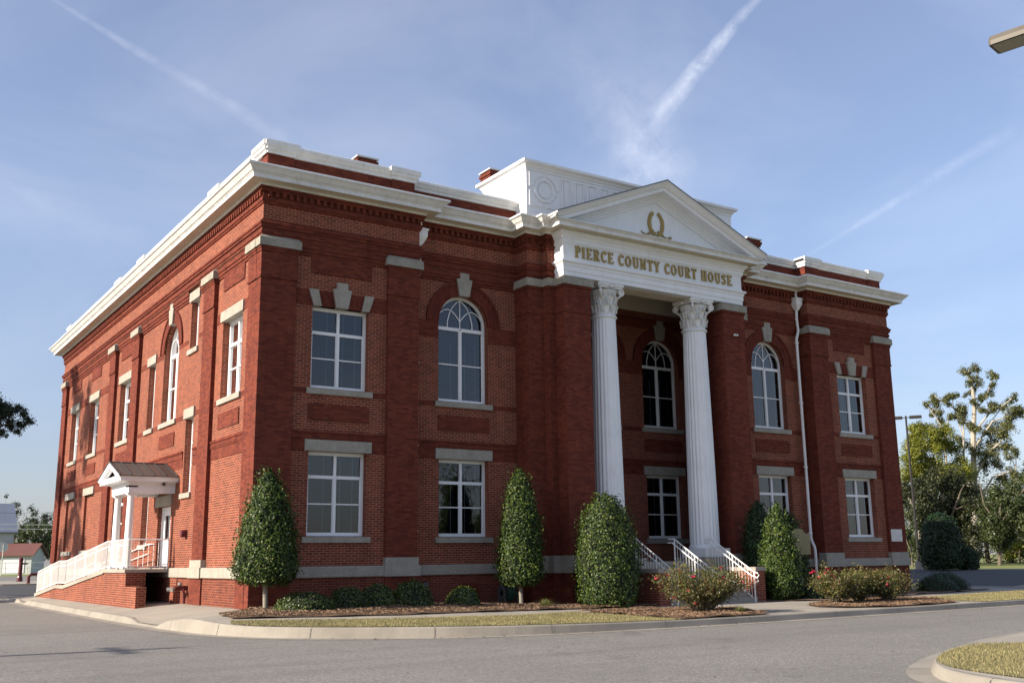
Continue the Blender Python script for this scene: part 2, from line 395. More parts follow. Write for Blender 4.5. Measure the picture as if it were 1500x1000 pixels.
# joints in pavement
kb=[p for p in KB if p[0]>-2.2 or p[1]<-3.6]
def kbseg(xa,xb): return [p for p in KB if xa<=p[0]<=xb and p[1]<-3.0]
lawn1=[p for p in kbseg(-2.2,7.2) if p[1]<-4.0]+[(7.4,-4.2),(5.3,-4.62),(2.4,-4.4),(.8,-4.1),(-.7,-3.62),(-1.6,-3.4)]
LG=[region('lawn',M_['lawn'],lawn1,G,.012,kind='structure',label='narrow strip of dry lawn along the front kerb')]
bed1=[(-1.25,-1.5),(-1.45,-3.0),(-.5,-3.17),(1.05,-3.46),(2.8,-3.6),(6.3,-3.35),(9.7,-3.1),(11.4,-3.0),(11.45,.2),(8,.4),(0.05,.1),(0.03,-.3)]
def Gb(x,y): return G(x,y)+.03*max(0,math.sin(x*3.1+1)*math.sin(y*4.3))+.02
region('mulch_bed',M_['mulch'],rough(bed1,.04,seed=2),Gb,.004,step=.25,kind='structure',label='pine straw bed along the front wall left of the steps')
bedr=[(7.4,-4.35)]+kbseg(7.0,10.4)+[(10.6,-7.4),(11.2,-6.3),(10.2,-5.0),(9.2,-4.4)]
region('mulch_bed',M_['mulch'],rough(bedr,.05,seed=3),Gb,.006,step=.25,kind='structure',label='pine straw bed under the rose bush by the kerb')
bed3=[(15.95,-3.1),(16.9,-4.3),(19.4,-3.9),(23,-3.3),(27,-2.6),(30.6,-1.5),(31.2,-.2),(29,1.2),(27.2,1.2),(27.2,.1),(16,.1)]
region('mulch_bed',M_['mulch'],rough(bed3,.05,seed=4),Gb,.004,step=.3,kind='structure',label='pine straw bed along the front wall right of the steps')
bed4=[(13.6,-7.0),(14.2,-6.1),(16.9,-4.95),(19.8,-5.0),(20.2,-5.9),(19.0,-7.3)]+[(18.3,-8.1),(16.4,-8.42),(14.8,-8.4),(13.8,-7.9)]
region('mulch_bed',M_['mulch'],rough(bed4,.05,seed=5),Gb,.006,step=.3,kind='structure',label='pine straw bed under the right hand rose bushes')
lawn2=[(19.2,-7.2),(20.4,-5.9),(20.0,-5.0),(22.7,-4.7),(29.3,-3.7),(33,-3.4),(33,-7.85)]+list(reversed(kbseg(18.6,32)))
region('lawn',M_['lawn'],lawn2,G,.012,kind='structure',label='dry lawn strip at the right along the kerb')
# island near the camera, bottom right
isl=smooth_line([(14,-26),(6,-25.8),(2.6,-24.8),(1.3,-22.5),(1.15,-20.3),(1.75,-18.6),(2.6,-17.75),(3.6,-17.1),(5.8,-16.1),(7.7,-15.5),(9.7,-15.15),(16,-14.4),(30,-13.6)])
isl=list(reversed(isl))
def Gi(x,y): return -.23
ib=kerb(isl,Gi,road_z,'kerb.island'.split('.')[0]+'_island','pale concrete kerb of the grass island by the parking lot',side=1)
region('pavement',M_['concrete'],ib,Gi,0,step=3,kind='structure',label='concrete paving on the island')
isg=smooth_line([(30,-24.6),(6,-24.6),(3.2,-23.8),(2.1,-22),(1.95,-20.2),(2.3,-18.85),(2.85,-18.05),(3.9,-17.4),(5.0,-16.93),(5.85,-16.72),(6.6,-17.15),(9,-17.6),(14,-17.9),(30,-17.6)],2)
region('lawn',M_['lawn'],isg,Gi,.012,step=1,kind='structure',label='dry grass on the kerbed island at bottom right')
# far concrete edge strips and pads
def strip(x0,y0,x1,y1,w,name,mat,label,dz=.02):
    a=Vector((x0,y0)); b=Vector((x1,y1)); n=Vector((-(b-a).y,(b-a).x)).normalized()*w/2; mb=MB(); K=12
    for i in range(K+1):
        p=a.lerp(b,i/K); mb.v+=[(p.x+n.x,p.y+n.y,road_z(p.x,p.y)+dz),(p.x-n.x,p.y-n.y,road_z(p.x,p.y)+dz)]
    for i in range(K): mb.f.append((2*i,2*i+1,2*i+3,2*i+2))
    mb.build(name,mat,kind='structure',label=label)
strip(-60,82,50,84,3.0,'pavement',M_['concrete'],'far concrete pavement beyond the side street')
strip(51,-40,51.6,84,1.6,'pavement',M_['concrete'],'far concrete pavement beyond the parking lot')
mb=MB(); 
for q in [(-.8,37.6),(3.4,36.9),(3.6,44.6),(-.6,45.2)]: mb.v.append((q[0],q[1],road_z(*q)+.05))
mb.f.append((0,1,2,3)); mb.build('hydrant_pad',M_['concrete'],kind='structure',label='small concrete pad across the side lot')
mb=MB()
for q in [(33.5,-2.2),(45,-1.0),(46,.6),(34,-.2)]: mb.v.append((q[0],q[1],road_z(*q)+.012))
mb.f.append((0,1,2,3)); mb.build('pavement',M_['concrete'],kind='structure',label='concrete walk crossing the shaded lot at right')

# ------------------------------------------------------------------ courthouse
CH=empty('courthouse',(0,0,0),'two storey red brick court house with white columned portico and pediment','court house')
PB=[(0,D),(0,0),(4.95,0),(4.95,.45),(8.8,.45),(8.8,-.2),(9.4,-.2),(9.4,-.5),(9.66,-.5),(9.66,-1.0)]
PBR=[(W-x,y) for x,y in reversed(PB)]
FULL=PB+PBR            # closed with back edge
def arch_pts(uc,zs,r,a0=0,a1=180,n=24):
    return [(uc+r*math.cos(R_(a0+(a1-a0)*i/n)),zs+r*math.sin(R_(a0+(a1-a0)*i/n))) for i in range(n+1)]
def wall(mb,M,u0,u1,z0,z1,d,holes,depth=.32):
    us={u0,u1}; zs={z0,z1}
    for h in holes:
        us|={h[0],h[1]}; zs|={h[2],h[3]}
        if h[4]: zs.add(h[3]+(h[1]-h[0])/2); us.add((h[0]+h[1])/2)
    us=sorted(us); zs=sorted(zs)
    for a,b in zip(us[:-1],us[1:]):
        for c,e in zip(zs[:-1],zs[1:]):
            um,zm=(a+b)/2,(c+e)/2; skip=False
            for h in holes:
                top=h[3]+((h[1]-h[0])/2 if h[4] else 0)
                if h[0]<um<h[1] and h[2]<zm<top: skip=True
            if not skip: mb.poly([M(a,d,c),M(b,d,c),M(b,d,e),M(a,d,e)])
    for (a,b,c,e,arc) in holes:
        P=[(a,c),(b,c),(b,e)]
        if arc:
            r=(b-a)/2; uc=(a+b)/2; pts=arch_pts(uc,e,r)
            for p,q in zip(pts[:-1],pts[1:]): mb.poly([M(p[0],d,p[1]),M(q[0],d,q[1]),M(q[0],d,e+r),M(p[0],d,e+r)])
            P=[(a,c),(b,c)]+pts
        else: P+=[(a,e)]
        for i in range(len(P)):
            p=P[i]; q=P[(i+1)%len(P)]
            mb.poly([M(p[0],d,p[1]),M(q[0],d,q[1]),M(q[0],d+depth,q[1]),M(p[0],d+depth,p[1])])
def window(M,uc,z0,z1,d,w=1.76,arch=False,top='lintel',sill=True,narrow=False,parent=None,fr=.20,drop=1.0):
    parent=parent or CH
    a,b=uc-w/2,uc+w/2; f=MB(); t=.085; f0,f1=d+fr,d+fr+.09
    if narrow: t=.07
    r=w/2
    f_top=z1
    B(f,M,a,a+t,f0,f1,z0,z1); B(f,M,b-t,b,f0,f1,z0,z1); B(f,M,a+t,b-t,f0,f1,z0,z0+.10)
    B(f,M,a+.02,b-.02,f0-.03,f0-.001,z0,z0+.045)
    if not arch: B(f,M,a+t,b-t,f0,f1,z1-.10,z1); B(f,M,a,b,f0-.025,f0-.001,z1-.04,z1)
    zt=z0+1.62 if not arch else z1-.17; zb=z0+.88 if not arch else z0+1.2
    if not narrow:
        B(f,M,uc-.04,uc+.04,f0-.012,f1,z0+.10,(z1-.10) if not arch else zt)
        for ua,ub in ((a+t,uc-.04),(uc+.04,b-t)):
            B(f,M,ua,ub,f0,f1-.01,zt-.045,zt+.045)
            B(f,M,ua,ub,f0+.015,f1-.02,zb-.018,zb+.018)
            B(f,M,ua,ua+.022,f0+.02,f1-.02,z0+.10,zt-.045); B(f,M,ub-.022,ub,f0+.02,f1-.02,z0+.10,zt-.045)
    else:
        B(f,M,a+t,b-t,f0,f1-.01,zt-.035,zt+.035); B(f,M,a+t,b-t,f0+.015,f1-.02,zb-.018,zb+.018)
    if arch:
        B(f,M,a+t,b-t,f0-.004,f1,zt+.035,zt+.06)
        po=arch_pts(uc,z1,r); pi=arch_pts(uc,z1,r-t)
        for i in range(len(po)-1): f.prism([po[i],po[i+1],pi[i+1],pi[i]],M,f0,f1)
        g=.014; yd0,yd1=f0+.02,f0+.05; Rr=r-t
        B(f,M,uc-g,uc+g,yd0,yd1,zt+.04,z1+Rr)
        def strk(pts):
            for (p,q) in zip(pts[:-1],pts[1:]):
                dx,dz=q[0]-p[0],q[1]-p[1]; L=math.hypot(dx,dz) or 1; nx,nz=-dz/L*g,dx/L*g
                f.prism([(p[0]+nx,p[1]+nz),(q[0]+nx,q[1]+nz),(q[0]-nx,q[1]-nz),(p[0]-nx,p[1]-nz)],M,yd0+.003,yd1-.003)
        for s in (-1,1):
            hh=z1+Rr-zt-.03
            strk([(uc+s*Rr*a_,zt+.03+hh*b_) for a_,b_ in ((.56,0),(.55,.25),(.47,.50),(.34,.72),(.18,.88),(0,.99))])
            strk([(uc+s*Rr*a_,zt+.03+hh*b_) for a_,b_ in ((.99,.36),(.88,.50),(.72,.60),(.55,.64),(.38,.61),(.22,.50),(.09,.37),(0,.27))])
    wo=f.build('window',M_['frame'],parent)
    g=MB(); gd=f0+.05
    if arch: g.poly([M(u,gd,z) for u,z in [(a,z0),(b,z0)]+arch_pts(uc,z1,r)])
    else: g.poly([M(a,gd,z0),M(b,gd,z0),M(b,gd,z1),M(a,gd,z1)])
    g.build('pane',M_['glass'],wo)
    g=MB(); gd=d+.31
    zb0=z0+(z1-z0)*(1-drop)
    if arch: g.poly([M(u,gd,z) for u,z in [(a-.02,zb0),(b+.02,zb0)]+arch_pts(uc,z1,r+.02)])
    else: g.poly([M(a,gd,zb0),M(b,gd,zb0),M(b,gd,z1),M(a,gd,z1)])
    bl=g.build('blind',M_['blind'],wo)
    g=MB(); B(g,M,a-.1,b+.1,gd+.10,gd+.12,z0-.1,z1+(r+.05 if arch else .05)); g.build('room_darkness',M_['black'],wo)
    if not narrow:
        g=MB()
        for k in (-.30,.20,.58): B(g,M,uc+k*w/1.76-.012,uc+k*w/1.76+.012,gd-.012,gd-.004,z0+.1,(z1-.1) if not arch else zt-.45)
        g.build('blind_tape',M_['tape'],wo)
    if sill:
        g=MB(); ex=.13 if not narrow else .12
        g.prism([(a-ex,z0-.18),(b+ex,z0-.18),(b+ex,z0-.02),(a-ex,z0-.02)],M,d-.07,d+.2)
        g.poly([M(a,d-.06,z0-.015),M(b,d-.06,z0-.015),M(b,d+.22,z0+.01),M(a,d+.22,z0+.01)])
        g.build('sill',M_['stone'],wo)
    if top=='lintel':
        g=MB(); ex=.13; g.prism([(a-ex,z1-.005),(b+ex,z1-.005),(b+ex,z1+.31),(a-ex,z1+.31)],M,d-.06,d+.2)
        g.build('lintel',M_['stone'],wo)
    if top=='voussoir':
        g=MB(); g.prism([(a-.02,z1),(b+.02,z1),(b+.02,z1+.44),(a-.02,z1+.44)],M,d-.02,d+.2); g.build('flat_arch',M_['sold'],wo)
        for s in (-1,1):
            g=MB(); g.prism([(uc+s*(w/2-.25),z1-.01),(uc+s*(w/2-.02),z1-.01),(uc+s*(w/2+.14),z1+.46),(uc+s*(w/2-.15),z1+.46)],M,d-.07,d+.1); g.build('end_voussoir',M_['stone'],wo)
    if top in('voussoir','arch'):
        zk=z1-.01 if top=='voussoir' else z1+r-.02; h=.0 if top=='voussoir' else .02
        g=MB(); g.prism([(uc-.18,zk),(uc+.18,zk),(uc+.285,zk+.55),(uc+.165,zk+.56),(uc+.165,zk+.75),(uc-.165,zk+.75),(uc-.165,zk+.56),(uc-.285,zk+.55)],M,d-.10,d+.1)
        g.build('keystone',M_['stone'],wo)
    if top=='arch':
        g=MB(); R2=r+.45; po=arch_pts(uc,z1,R2); pm=arch_pts(uc,z1,R2-.09); pi=arch_pts(uc,z1,r)
        for i in range(len(po)-1):
            g.prism([po[i],po[i+1],pm[i+1],pm[i]],M,d-.06,d+.05); g.prism([pm[i],pm[i+1],pi[i+1],pi[i]],M,d-.03,d+.05)
        g.build('arch_ring',M_['sold'],wo)
    return wo
ZL,ZH,ZU,ZV=1.86,4.18,5.95,8.31      # lower sill / head, upper sill / head
AR=.9; ASP=8.45
# --- field brick walls
mb=MB()
wall(mb,MF,.9,4.1,.6,9.8,.12,[(1.59,3.35,ZL,ZH,0),(1.59,3.35,ZU,ZV,0)])
wall(mb,MF,W-4.1,W-.9,.6,9.8,.12,[(W-3.35,W-1.59,ZL,ZH,0),(W-3.35,W-1.59,ZU,ZV,0)])
for c in (6.83,W-6.83):
    wall(mb,MF,c-1.95,c+2.0,.6,9.8,.55,[(c-.88,c+.88,ZL,ZH,0),(c-AR,c+AR,ZU,ASP,1)])
wall(mb,MF,9.3,W-9.3,.6,11.1,2.5,[(CX-3.93,CX-2.17,ZL,ZH,0),(CX+2.17,CX+3.93,ZL,ZH,0),(CX-.75,CX+.75,.84,ZH,0)]+[(CX+k-AR,CX+k+AR,ZU,ASP,1) for k in (-3.05,0,3.05)])
for s in (0,1):   # portico cheek walls (inside faces)
    x=9.3 if s==0 else W-9.3
    mb.poly([(x,-.2,.6),(x,2.5,.6),(x,2.5,11.1),(x,-.2,11.1)])
for a,b,d0,d1 in ((0,4.95,0,.4),(4.95,8.8,.45,.85),(8.8,9.4,-.2,.5),(9.4,9.66,-.5,.4)):
    B(mb,MF,a,b,d0,d1,10.085,11.55); B(mb,MF,W-b,W-a,d0,d1,10.085,11.55)
mb.build('wall',M_['field'],CH)
mb=MB()
SIDEH=[(1.72,3.48,ZU,ZV,0),(6.05,6.9,8.05,9.68,0),(6.05,6.9,3.38,5.77,0),(9.07-AR,9.07+AR,ZU,ASP,1),(11.05,11.95,ZU,ZV,0),(11.0,11.85,ZL,ZH,0),
       (14.62,16.38,ZU,ZV,0),(14.62,16.38,ZL,ZH,0),(20.2,21.96,ZU,ZV,0),(24.35,26.11,ZU,ZV,0),(8.1,9.65,1.04,3.05,0),(20.05,21.81,1.8,4.15,0),(24.1,25.86,1.8,4.15,0)]
wall(mb,ML,.9,D-.9,-.6,9.8,.12,SIDEH)
for c in (20.93,24.98): B(mb,ML,c-.89,c+.89,.22,.3,1.78,4.17)
B(mb,ML,.4,D-.4,0,.4,10.085,11.55)
mb.build('wall',M_['field'],CH,label='sunlit left side wall with white mortar joints')
mb=MB(); wall(mb,MR,.9,D-.9,-.6,9.8,.12,[]); B(mb,MR,.4,D-.4,0,.4,10.085,11.55); mb.build('wall',M_['field'],CH)
mb=MB(); wall(mb,MBk,.9,W-.9,-.6,9.8,.12,[]); B(mb,MBk,0,W,0,.4,10.085,11.55); mb.build('wall',M_['field'],CH)
# --- windows
for c in (2.47,W-2.47):
    window(MF,c,ZL,ZH,.12,drop=1 if c<9 else .45); window(MF,c,ZU,ZV,.12,top='voussoir',drop=1 if c<9 else .8)
for c in (6.83,W-6.83):
    window(MF,c,ZL,ZH,.55,drop=.34 if c<9 else .7); window(MF,c,ZU,ASP,.55,w=1.8,arch=True,top='arch')
for k in (-3.05,0,3.05): window(MF,CX+k,ZU,ASP,2.5,w=1.8,arch=True,top='arch')
for k in (-3.05,3.05): window(MF,CX+k,ZL,ZH,2.5,drop=.2)
window(ML,2.6,ZU,ZV,.12); window(ML,6.475,8.05,9.68,.12,w=.85,narrow=True); window(ML,6.475,3.38,5.77,.12,w=.85,narrow=True)
window(ML,9.07,ZU,ASP,.12,w=1.8,arch=True,top='arch'); window(ML,11.5,ZU,ZV,.12,w=.9,narrow=True); window(ML,11.425,ZL,ZH,.12,w=.85,narrow=True)
for c in (15.5,): window(ML,c,ZU,ZV,.12); window(ML,c,ZL,ZH,.12)
for c in (21.08,25.23): window(ML,c,ZU,ZV,.12)
for c in (20.93,24.98):       # blind windows: stone lintel and sill round bricked-up openings
    mb=MB(); B(mb,ML,c-1.03,c+1.03,.05,.3,4.15,4.46); mb.build('lintel',M_['stone'],CH); mb=MB(); B(mb,ML,c-1.03,c+1.03,.05,.3,1.6,1.79); mb.build('sill',M_['stone'],CH)
# --- raised brickwork: belts, panels, string courses
mb=MB()
def bands(M,u0,u1,d,wc,ww,arch=False,lowwin=True,upwin=True,full=True):
    a,b=wc-ww/2-.13,wc+ww/2+.13
    e=.012
    def rowx(z0,z1,cut,e=e):
        segs=[(u0,u1)] if not cut else [(u0,cut[0]),(cut[1],u1)]
        for s in segs:
            if s[1]-s[0]>.03: B(mb,M,s[0],s[1],d-e,d+.05,z0,z1)
    rowx(4.50,4.68,None,.03); rowx(4.68,4.73,None,.055); rowx(4.55,4.60,None,.045)
    rowx(4.18,4.5,(a,b) if lowwin else None)
    rowx(5.77,5.93,(a,b) if upwin else None)
    if arch: rowx(7.92,8.43,(wc-AR-.02,wc+AR+.02))
    else:
        if upwin: rowx(8.32,8.76 if M is MF else 8.62,(a+.10,b-.10) if M is MF else (a,b))
    if not arch and full: B(mb,M,wc-.95,wc+.95,d-.03,d+.05,9.27,9.77)
    if full: B(mb,M,wc-.92,wc+.92,d-.03,d+.05,5.03,5.49)
    for k,(z0,z1) in enumerate(((9.74,9.83),(9.83,9.93),(9.93,10.09))): B(mb,M,u0,u1,d-.03*(k+1)-.005,d+.2,z0,z1)
bands(MF,1.02,3.93,.12,2.47,1.76); bands(MF,W-3.93,W-1.02,.12,W-2.47,1.76)
bands(MF,4.97,8.8,.55,6.83,1.8,arch=True); bands(MF,W-8.8,W-4.97,.55,W-6.83,1.8,arch=True)
for k in (-3.05,0,3.05): bands(MF,CX+k-1.52,CX+k+1.52,2.5,CX+k,1.8,arch=True,lowwin=True)
mb.build('raised_brickwork',M_['press'],CH); mb=MB()
bands(ML,1.0,4.1,.12,2.6,1.76,lowwin=False)
for a,b in ((5.15,5.9),(7.05,8.1),(10.03,10.93),(12.07,13.2)):
    B(mb,ML,a,b,.108,.2,8.28,8.43 if a<9 else 8.5); 
for a,b in ((5.15,5.93),(7.02,13.2)):
    B(mb,ML,a,b,.09,.2,4.5,4.68); B(mb,ML,a,b,.06,.2,4.68,4.73); B(mb,ML,a,b,.108,.2,4.2,4.5)
for a,b in ((5.15,8.04),(10.1,10.92),(12.08,13.2)): B(mb,ML,a,b,.108,.2,5.77,5.93)
B(mb,ML,8.15,9.99,.09,.2,5.03,5.49)
for k,(z0,z1) in enumerate(((9.74,9.83),(9.83,9.93),(9.93,10.09))): B(mb,ML,5.15,5.85,.09-.03*k-.005,.3,z0,z1); B(mb,ML,7.05,13.2,.09-.03*k-.005,.3,z0,z1)
bands(ML,14.2,17.0,.12,15.5,1.76)
for c in (21.08,25.23): bands(ML,18.0 if c<23 else 23.1,23.1 if c<23 else 27.25,.12,c,1.76)
mb.build('raised_brickwork',M_['press'],CH)
# --- foundation and stone water table
mb=MB(); mb.sweep(FULL,[(-.03,-.9),(-.03,.78)],closed=True)
mb.build('foundation_wall',M_['found'],CH)
mb=MB(); mb.sweep(FULL,[(-.1,.755),(.035,.755),(.045,.77),(.045,1.02),(.02,1.045),(-.14,1.05)],closed=True)
mb.build('water_table',M_['stone'],CH)
# --- pilasters
def pilaster(M,u0,u1,d=0,z0=1.04,back=.35):
    g=MB(); B(g,M,u0,u1,d,d+back,z0,8.92); B(g,M,u0-.012,u1+.012,d-.022,d+back,8.92,9.80)
    B(g,M,u0-.03,u1+.03,d-.04,d+back,8.90,8.95); B(g,M,u0-.03,u1+.03,d-.045,d+back,9.66,9.73); B(g,M,u0-.05,u1+.05,d-.07,d+back,9.73,9.80)
    B(g,M,u0-.02,u1+.02,d-.02,d+.3,-.6,.77)
    p=g.build('pilaster',M_['press'],CH)
    g=MB(); B(g,M,u0-.10,u1+.10,d-.11,d+back,9.80,10.03); g.poly([M(u0-.1,d-.11,10.03),M(u1+.1,d-.11,10.03),M(u1+.02,d-.03,10.11),M(u0-.02,d-.03,10.11)])
    g.poly([M(u0-.1,d-.11,10.03),M(u0-.02,d-.03,10.11),M(u0-.02,d+.2,10.11),M(u0-.1,d+.2,10.03)])
    g.poly([M(u1+.1,d-.11,10.03),M(u1+.02,d-.03,10.11),M(u1+.02,d+.2,10.11),M(u1+.1,d+.2,10.03)])
    g.build('capstone',M_['cap'],p)
    g=MB(); B(g,M,u0-.06,u1+.06,d-.09,d+.3,.75,1.05); B(g,M,u0-.02,u1+.02,d-.045,d+.3,1.052,1.27)
    g.build('base_stone',M_['stone'],p); return p
for M,spans in ((MF,[(0,1.03),(3.93,4.95),(W-4.95,W-3.93),(W-1.03,W)]),):
    for a,b in spans: pilaster(M,a,b,back=.62 if 2<a<W-3 else .35)
for a,b in ((.36,1.0),(4.1,5.15),(13.2,14.2),(17.0,18.0),(D-1.05,D-.01)): pilaster(ML,a,b)
for a,b in ((.36,1.0),(4.1,5.15),(13.2,14.2),(D-1.05,D-.01)): pilaster(MR,a,b)
# portico blocks and piers
for s in (0,1):
    for x0,x1,y0,y1 in ((8.8,9.42,-.2,.75),(9.4,9.7,-.5,-.1),(9.66,10.70,-1.0,-.05)):
        a,b=(x0,x1) if s==0 else (W-x1,W-x0)
        g=MB(); g.box((a,y0,1.04),(b,y1,9.8)); g.box((a-.02,y0-.02,-.6),(b+.02,y1,.77)); g.box((a-.02,y0-.025,8.90),(b+.02,y1,9.8)); g.box((a-.05,y0-.06,9.72),(b+.05,y1,9.80))
        if x1<10: g.box((a,y0,9.9),(b,y1,10.06))
        p=g.build('portico_pier',M_['press'],CH)
        g=MB(); g.box((a-.10,y0-.11,9.80),(b+.10,y1,10.05)); g.build('capstone',M_['cap'],p)
        g=MB(); g.box((a-.06,y0-.09,.75),(b+.06,y1,1.05)); g.box((a-.03,y0-.05,1.052),(b+.03,y1,1.27)); g.build('base_stone',M_['stone'],p)
    a,b=(8.8,9.3) if s==0 else (W-9.3,W-8.8)
    g=MB(); a,b=((8.93,9.3) if s==0 else (W-9.3,W-8.93)); g.box((a,.3,-.6),(b,2.5,11.1)); g.build('portico_side_wall',M_['press'],CH)
# --- brick friezes swept under the cornice
SIDES=[PB[:9],PBR[1:]]
LPATH=[(CX,D)]+PB[:9]; RPATH=PBR[1:]+[(CX,D)]
mb=MB()
for P in (LPATH,RPATH):
    mb.sweep(P,[(-.02,10.08),(.02,10.10),(.02,10.16),(.05,10.17),(.05,10.24),(.03,10.25),(.03,10.33),(.075,10.35),(.075,10.42),(.105,10.43),(.105,10.49),(.04,10.53),(.04,10.57),(-.02,10.60)])
    mb.sweep(P,[(-.02,11.02),(.035,11.04),(.035,11.09),(.065,11.10),(.065,11.22),(.03,11.23),(.03,11.37),(.115,11.38),(.115,11.44),(.15,11.45),(.15,11.54),(-.02,11.56)])
def dentils(p,q):
    p=Vector(p);q=Vector(q); t=(q-p); L=t.length; t.normalize(); n=Vector((t.y,-t.x)); k=int(L/.2)
    for i in range(k):
        c=p+t*(.1+(i+.0)*L/k); a=c+n*.02; b=c+t*.10+n*.112; mb.box((a.x,a.y,11.23),(b.x,b.y,11.379))
for P in (PB[:9],PBR[1:]):
    for p,q in zip(P[:-1],P[1:]): dentils(p,q)
mb.build('frieze_moulding',M_['press'],CH)
# --- white cornice
CP=[(.13,11.50),(.16,11.52),(.16,11.575),(.20,11.59),(.46,11.60),(.46,11.585),(.49,11.585),(.49,11.70),(.52,11.715),(.52,11.735),(.56,11.75),(.60,11.80),(.66,11.87),(.70,11.885),(.70,11.94),(.68,11.955),(0,12.04)]
mb=MB()
i9=len(PB)-1
mb.sweep(FULL,CP,closed=True,rng=[i for i in range(len(FULL)) if i!=i9])
CPF=[(.13,11.50),(.16,11.52),(.16,11.575),(.20,11.59),(.46,11.60),(.46,11.585),(.49,11.585),(.49,11.70),(.53,11.715),(.53,11.745),(.60,11.76),(.60,11.785),(0,11.82)]
mb.sweep(FULL,CPF,closed=True,rng=[i9])
mb.build('cornice',M_['wold'],CH)
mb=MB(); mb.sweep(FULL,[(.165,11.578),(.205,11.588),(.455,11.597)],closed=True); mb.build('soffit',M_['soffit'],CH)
# --- white entablature of the portico
EP=[(9.66,-.42),(9.66,-1.0),(W-9.66,-1.0),(W-9.66,-.42)]
mb=MB(); mb.sweep(EP,[(-.3,10.10),(.01,10.10),(.01,10.25),(.035,10.255),(.035,10.43),(.06,10.44),(.06,10.50),(.12,10.55),(.12,10.60),(.02,10.64),(.02,10.68),(.0,10.685),(0,11.16),(.03,11.17),(.03,11.20),(.06,11.22),(.06,11.33),(.09,11.35),(.09,11.40),(.13,11.44),(.20,11.50),(.20,11.57),(0,11.6)])
ent=mb.build('entablature',M_['white'],CH)
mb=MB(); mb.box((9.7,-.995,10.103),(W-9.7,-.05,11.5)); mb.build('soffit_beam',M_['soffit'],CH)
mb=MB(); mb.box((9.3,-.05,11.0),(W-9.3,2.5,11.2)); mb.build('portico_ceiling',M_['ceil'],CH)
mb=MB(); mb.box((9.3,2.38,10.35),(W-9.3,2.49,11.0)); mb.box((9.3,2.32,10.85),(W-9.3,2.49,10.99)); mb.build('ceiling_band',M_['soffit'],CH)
# --- lettering
TH=.20
def letter_strokes(ch):
    S=[]  # list of (polyline, thickness)
    def st(*p,t=TH): S.append((list(p),t))
    def arc(cx,cz,rx,rz,a0,a1,t=TH,n=10): S.append(([(cx+rx*math.cos(R_(a0+(a1-a0)*i/n)),cz+rz*math.sin(R_(a0+(a1-a0)*i/n))) for i in range(n+1)],t))
    sr=.075
    if ch=='I': st((.2,0),(.2,1)); st((.04,.035),(.36,.035),t=sr); st((.04,.965),(.36,.965),t=sr); return S,.40
    if ch in 'PR':
        st((.2,0),(.2,1)); st((.02,.965),(.36,.965),t=sr); st((.02,.035),(.38,.035),t=sr)
        arc(.34,.73,.22,.235,90,-90,t=.13)
        st((.2,.965),(.36,.965),t=.07); st((.2,.5),(.36,.5),t=.07)
        if ch=='R': st((.36,.5),(.56,.04),t=.17); st((.5,.035),(.72,.035),t=sr); return S,.72
        return S,.62
    if ch=='E':
        st((.2,0),(.2,1)); st((.02,.965),(.58,.965),t=sr); st((.02,.035),(.6,.035),t=sr); st((.2,.5),(.46,.5),t=.07)
        st((.565,.80),(.565,.97),t=.06); st((.585,.03),(.585,.22),t=.06); st((.46,.42),(.46,.58),t=.05); return S,.64
    if ch=='C':
        arc(.38,.5,.27,.45,55,305,t=.15); st((.14,.3),(.14,.7),t=.16); st((.56,.74),(.56,.95),t=.08); st((.56,.08),(.56,.24),t=.06); return S,.66
    if ch=='O': arc(.36,.5,.25,.45,0,360,t=.12,n=20); st((.12,.28),(.12,.72),t=.17); st((.60,.28),(.60,.72),t=.17); return S,.74
    if ch=='U':
        st((.2,.3),(.2,1)); st((.60,.3),(.60,1),t=.10); arc(.40,.32,.20,.28,180,360,t=.12); st((.04,.965),(.36,.965),t=sr); st((.48,.965),(.74,.965),t=sr); return S,.76
    if ch=='N': st((.16,0),(.16,1),t=.10); st((.14,.96),(.60,.04),t=.2); st((.60,0),(.60,1),t=.10); st((.02,.965),(.28,.965),t=sr); st((.02,.035),(.3,.035),t=sr); st((.48,.965),(.74,.965),t=sr); return S,.78
    if ch=='T': st((.32,0),(.32,1)); st((.03,.965),(.61,.965),t=sr); st((.05,.78),(.05,.97),t=.07); st((.59,.78),(.59,.97),t=.07); st((.16,.035),(.48,.035),t=sr); return S,.66
    if ch=='Y': st((.34,0),(.34,.5)); st((.13,.96),(.34,.46),t=.19); st((.57,.96),(.36,.46),t=.10); st((.0,.965),(.28,.965),t=sr); st((.46,.965),(.70,.965),t=sr); st((.18,.035),(.5,.035),t=sr); return S,.70
    if ch=='H': st((.18,0),(.18,1)); st((.58,0),(.58,1)); st((.18,.5),(.58,.5),t=.08); st((.02,.965),(.34,.965),t=sr); st((.02,.035),(.34,.035),t=sr); st((.42,.965),(.74,.965),t=sr); st((.42,.035),(.74,.035),t=sr); return S,.78
    if ch=='S':
        S.append(([(.52,.80),(.46,.90),(.34,.94),(.2,.90),(.14,.77),(.2,.64),(.34,.54),(.47,.42),(.52,.27),(.45,.12),(.32,.06),(.18,.10),(.12,.22)],.15)); st((.55,.76),(.55,.97),t=.06); st((.09,.04),(.09,.25),t=.06); return S,.64
    return S,.42
txt='PIERCE COUNTY COURT HOUSE'
adv=[letter_strokes(c)[1]+.10 if c!=' ' else .42 for c in txt]; tot=sum(adv); x=10.12; LW=7.15; H=.37; k=LW/tot
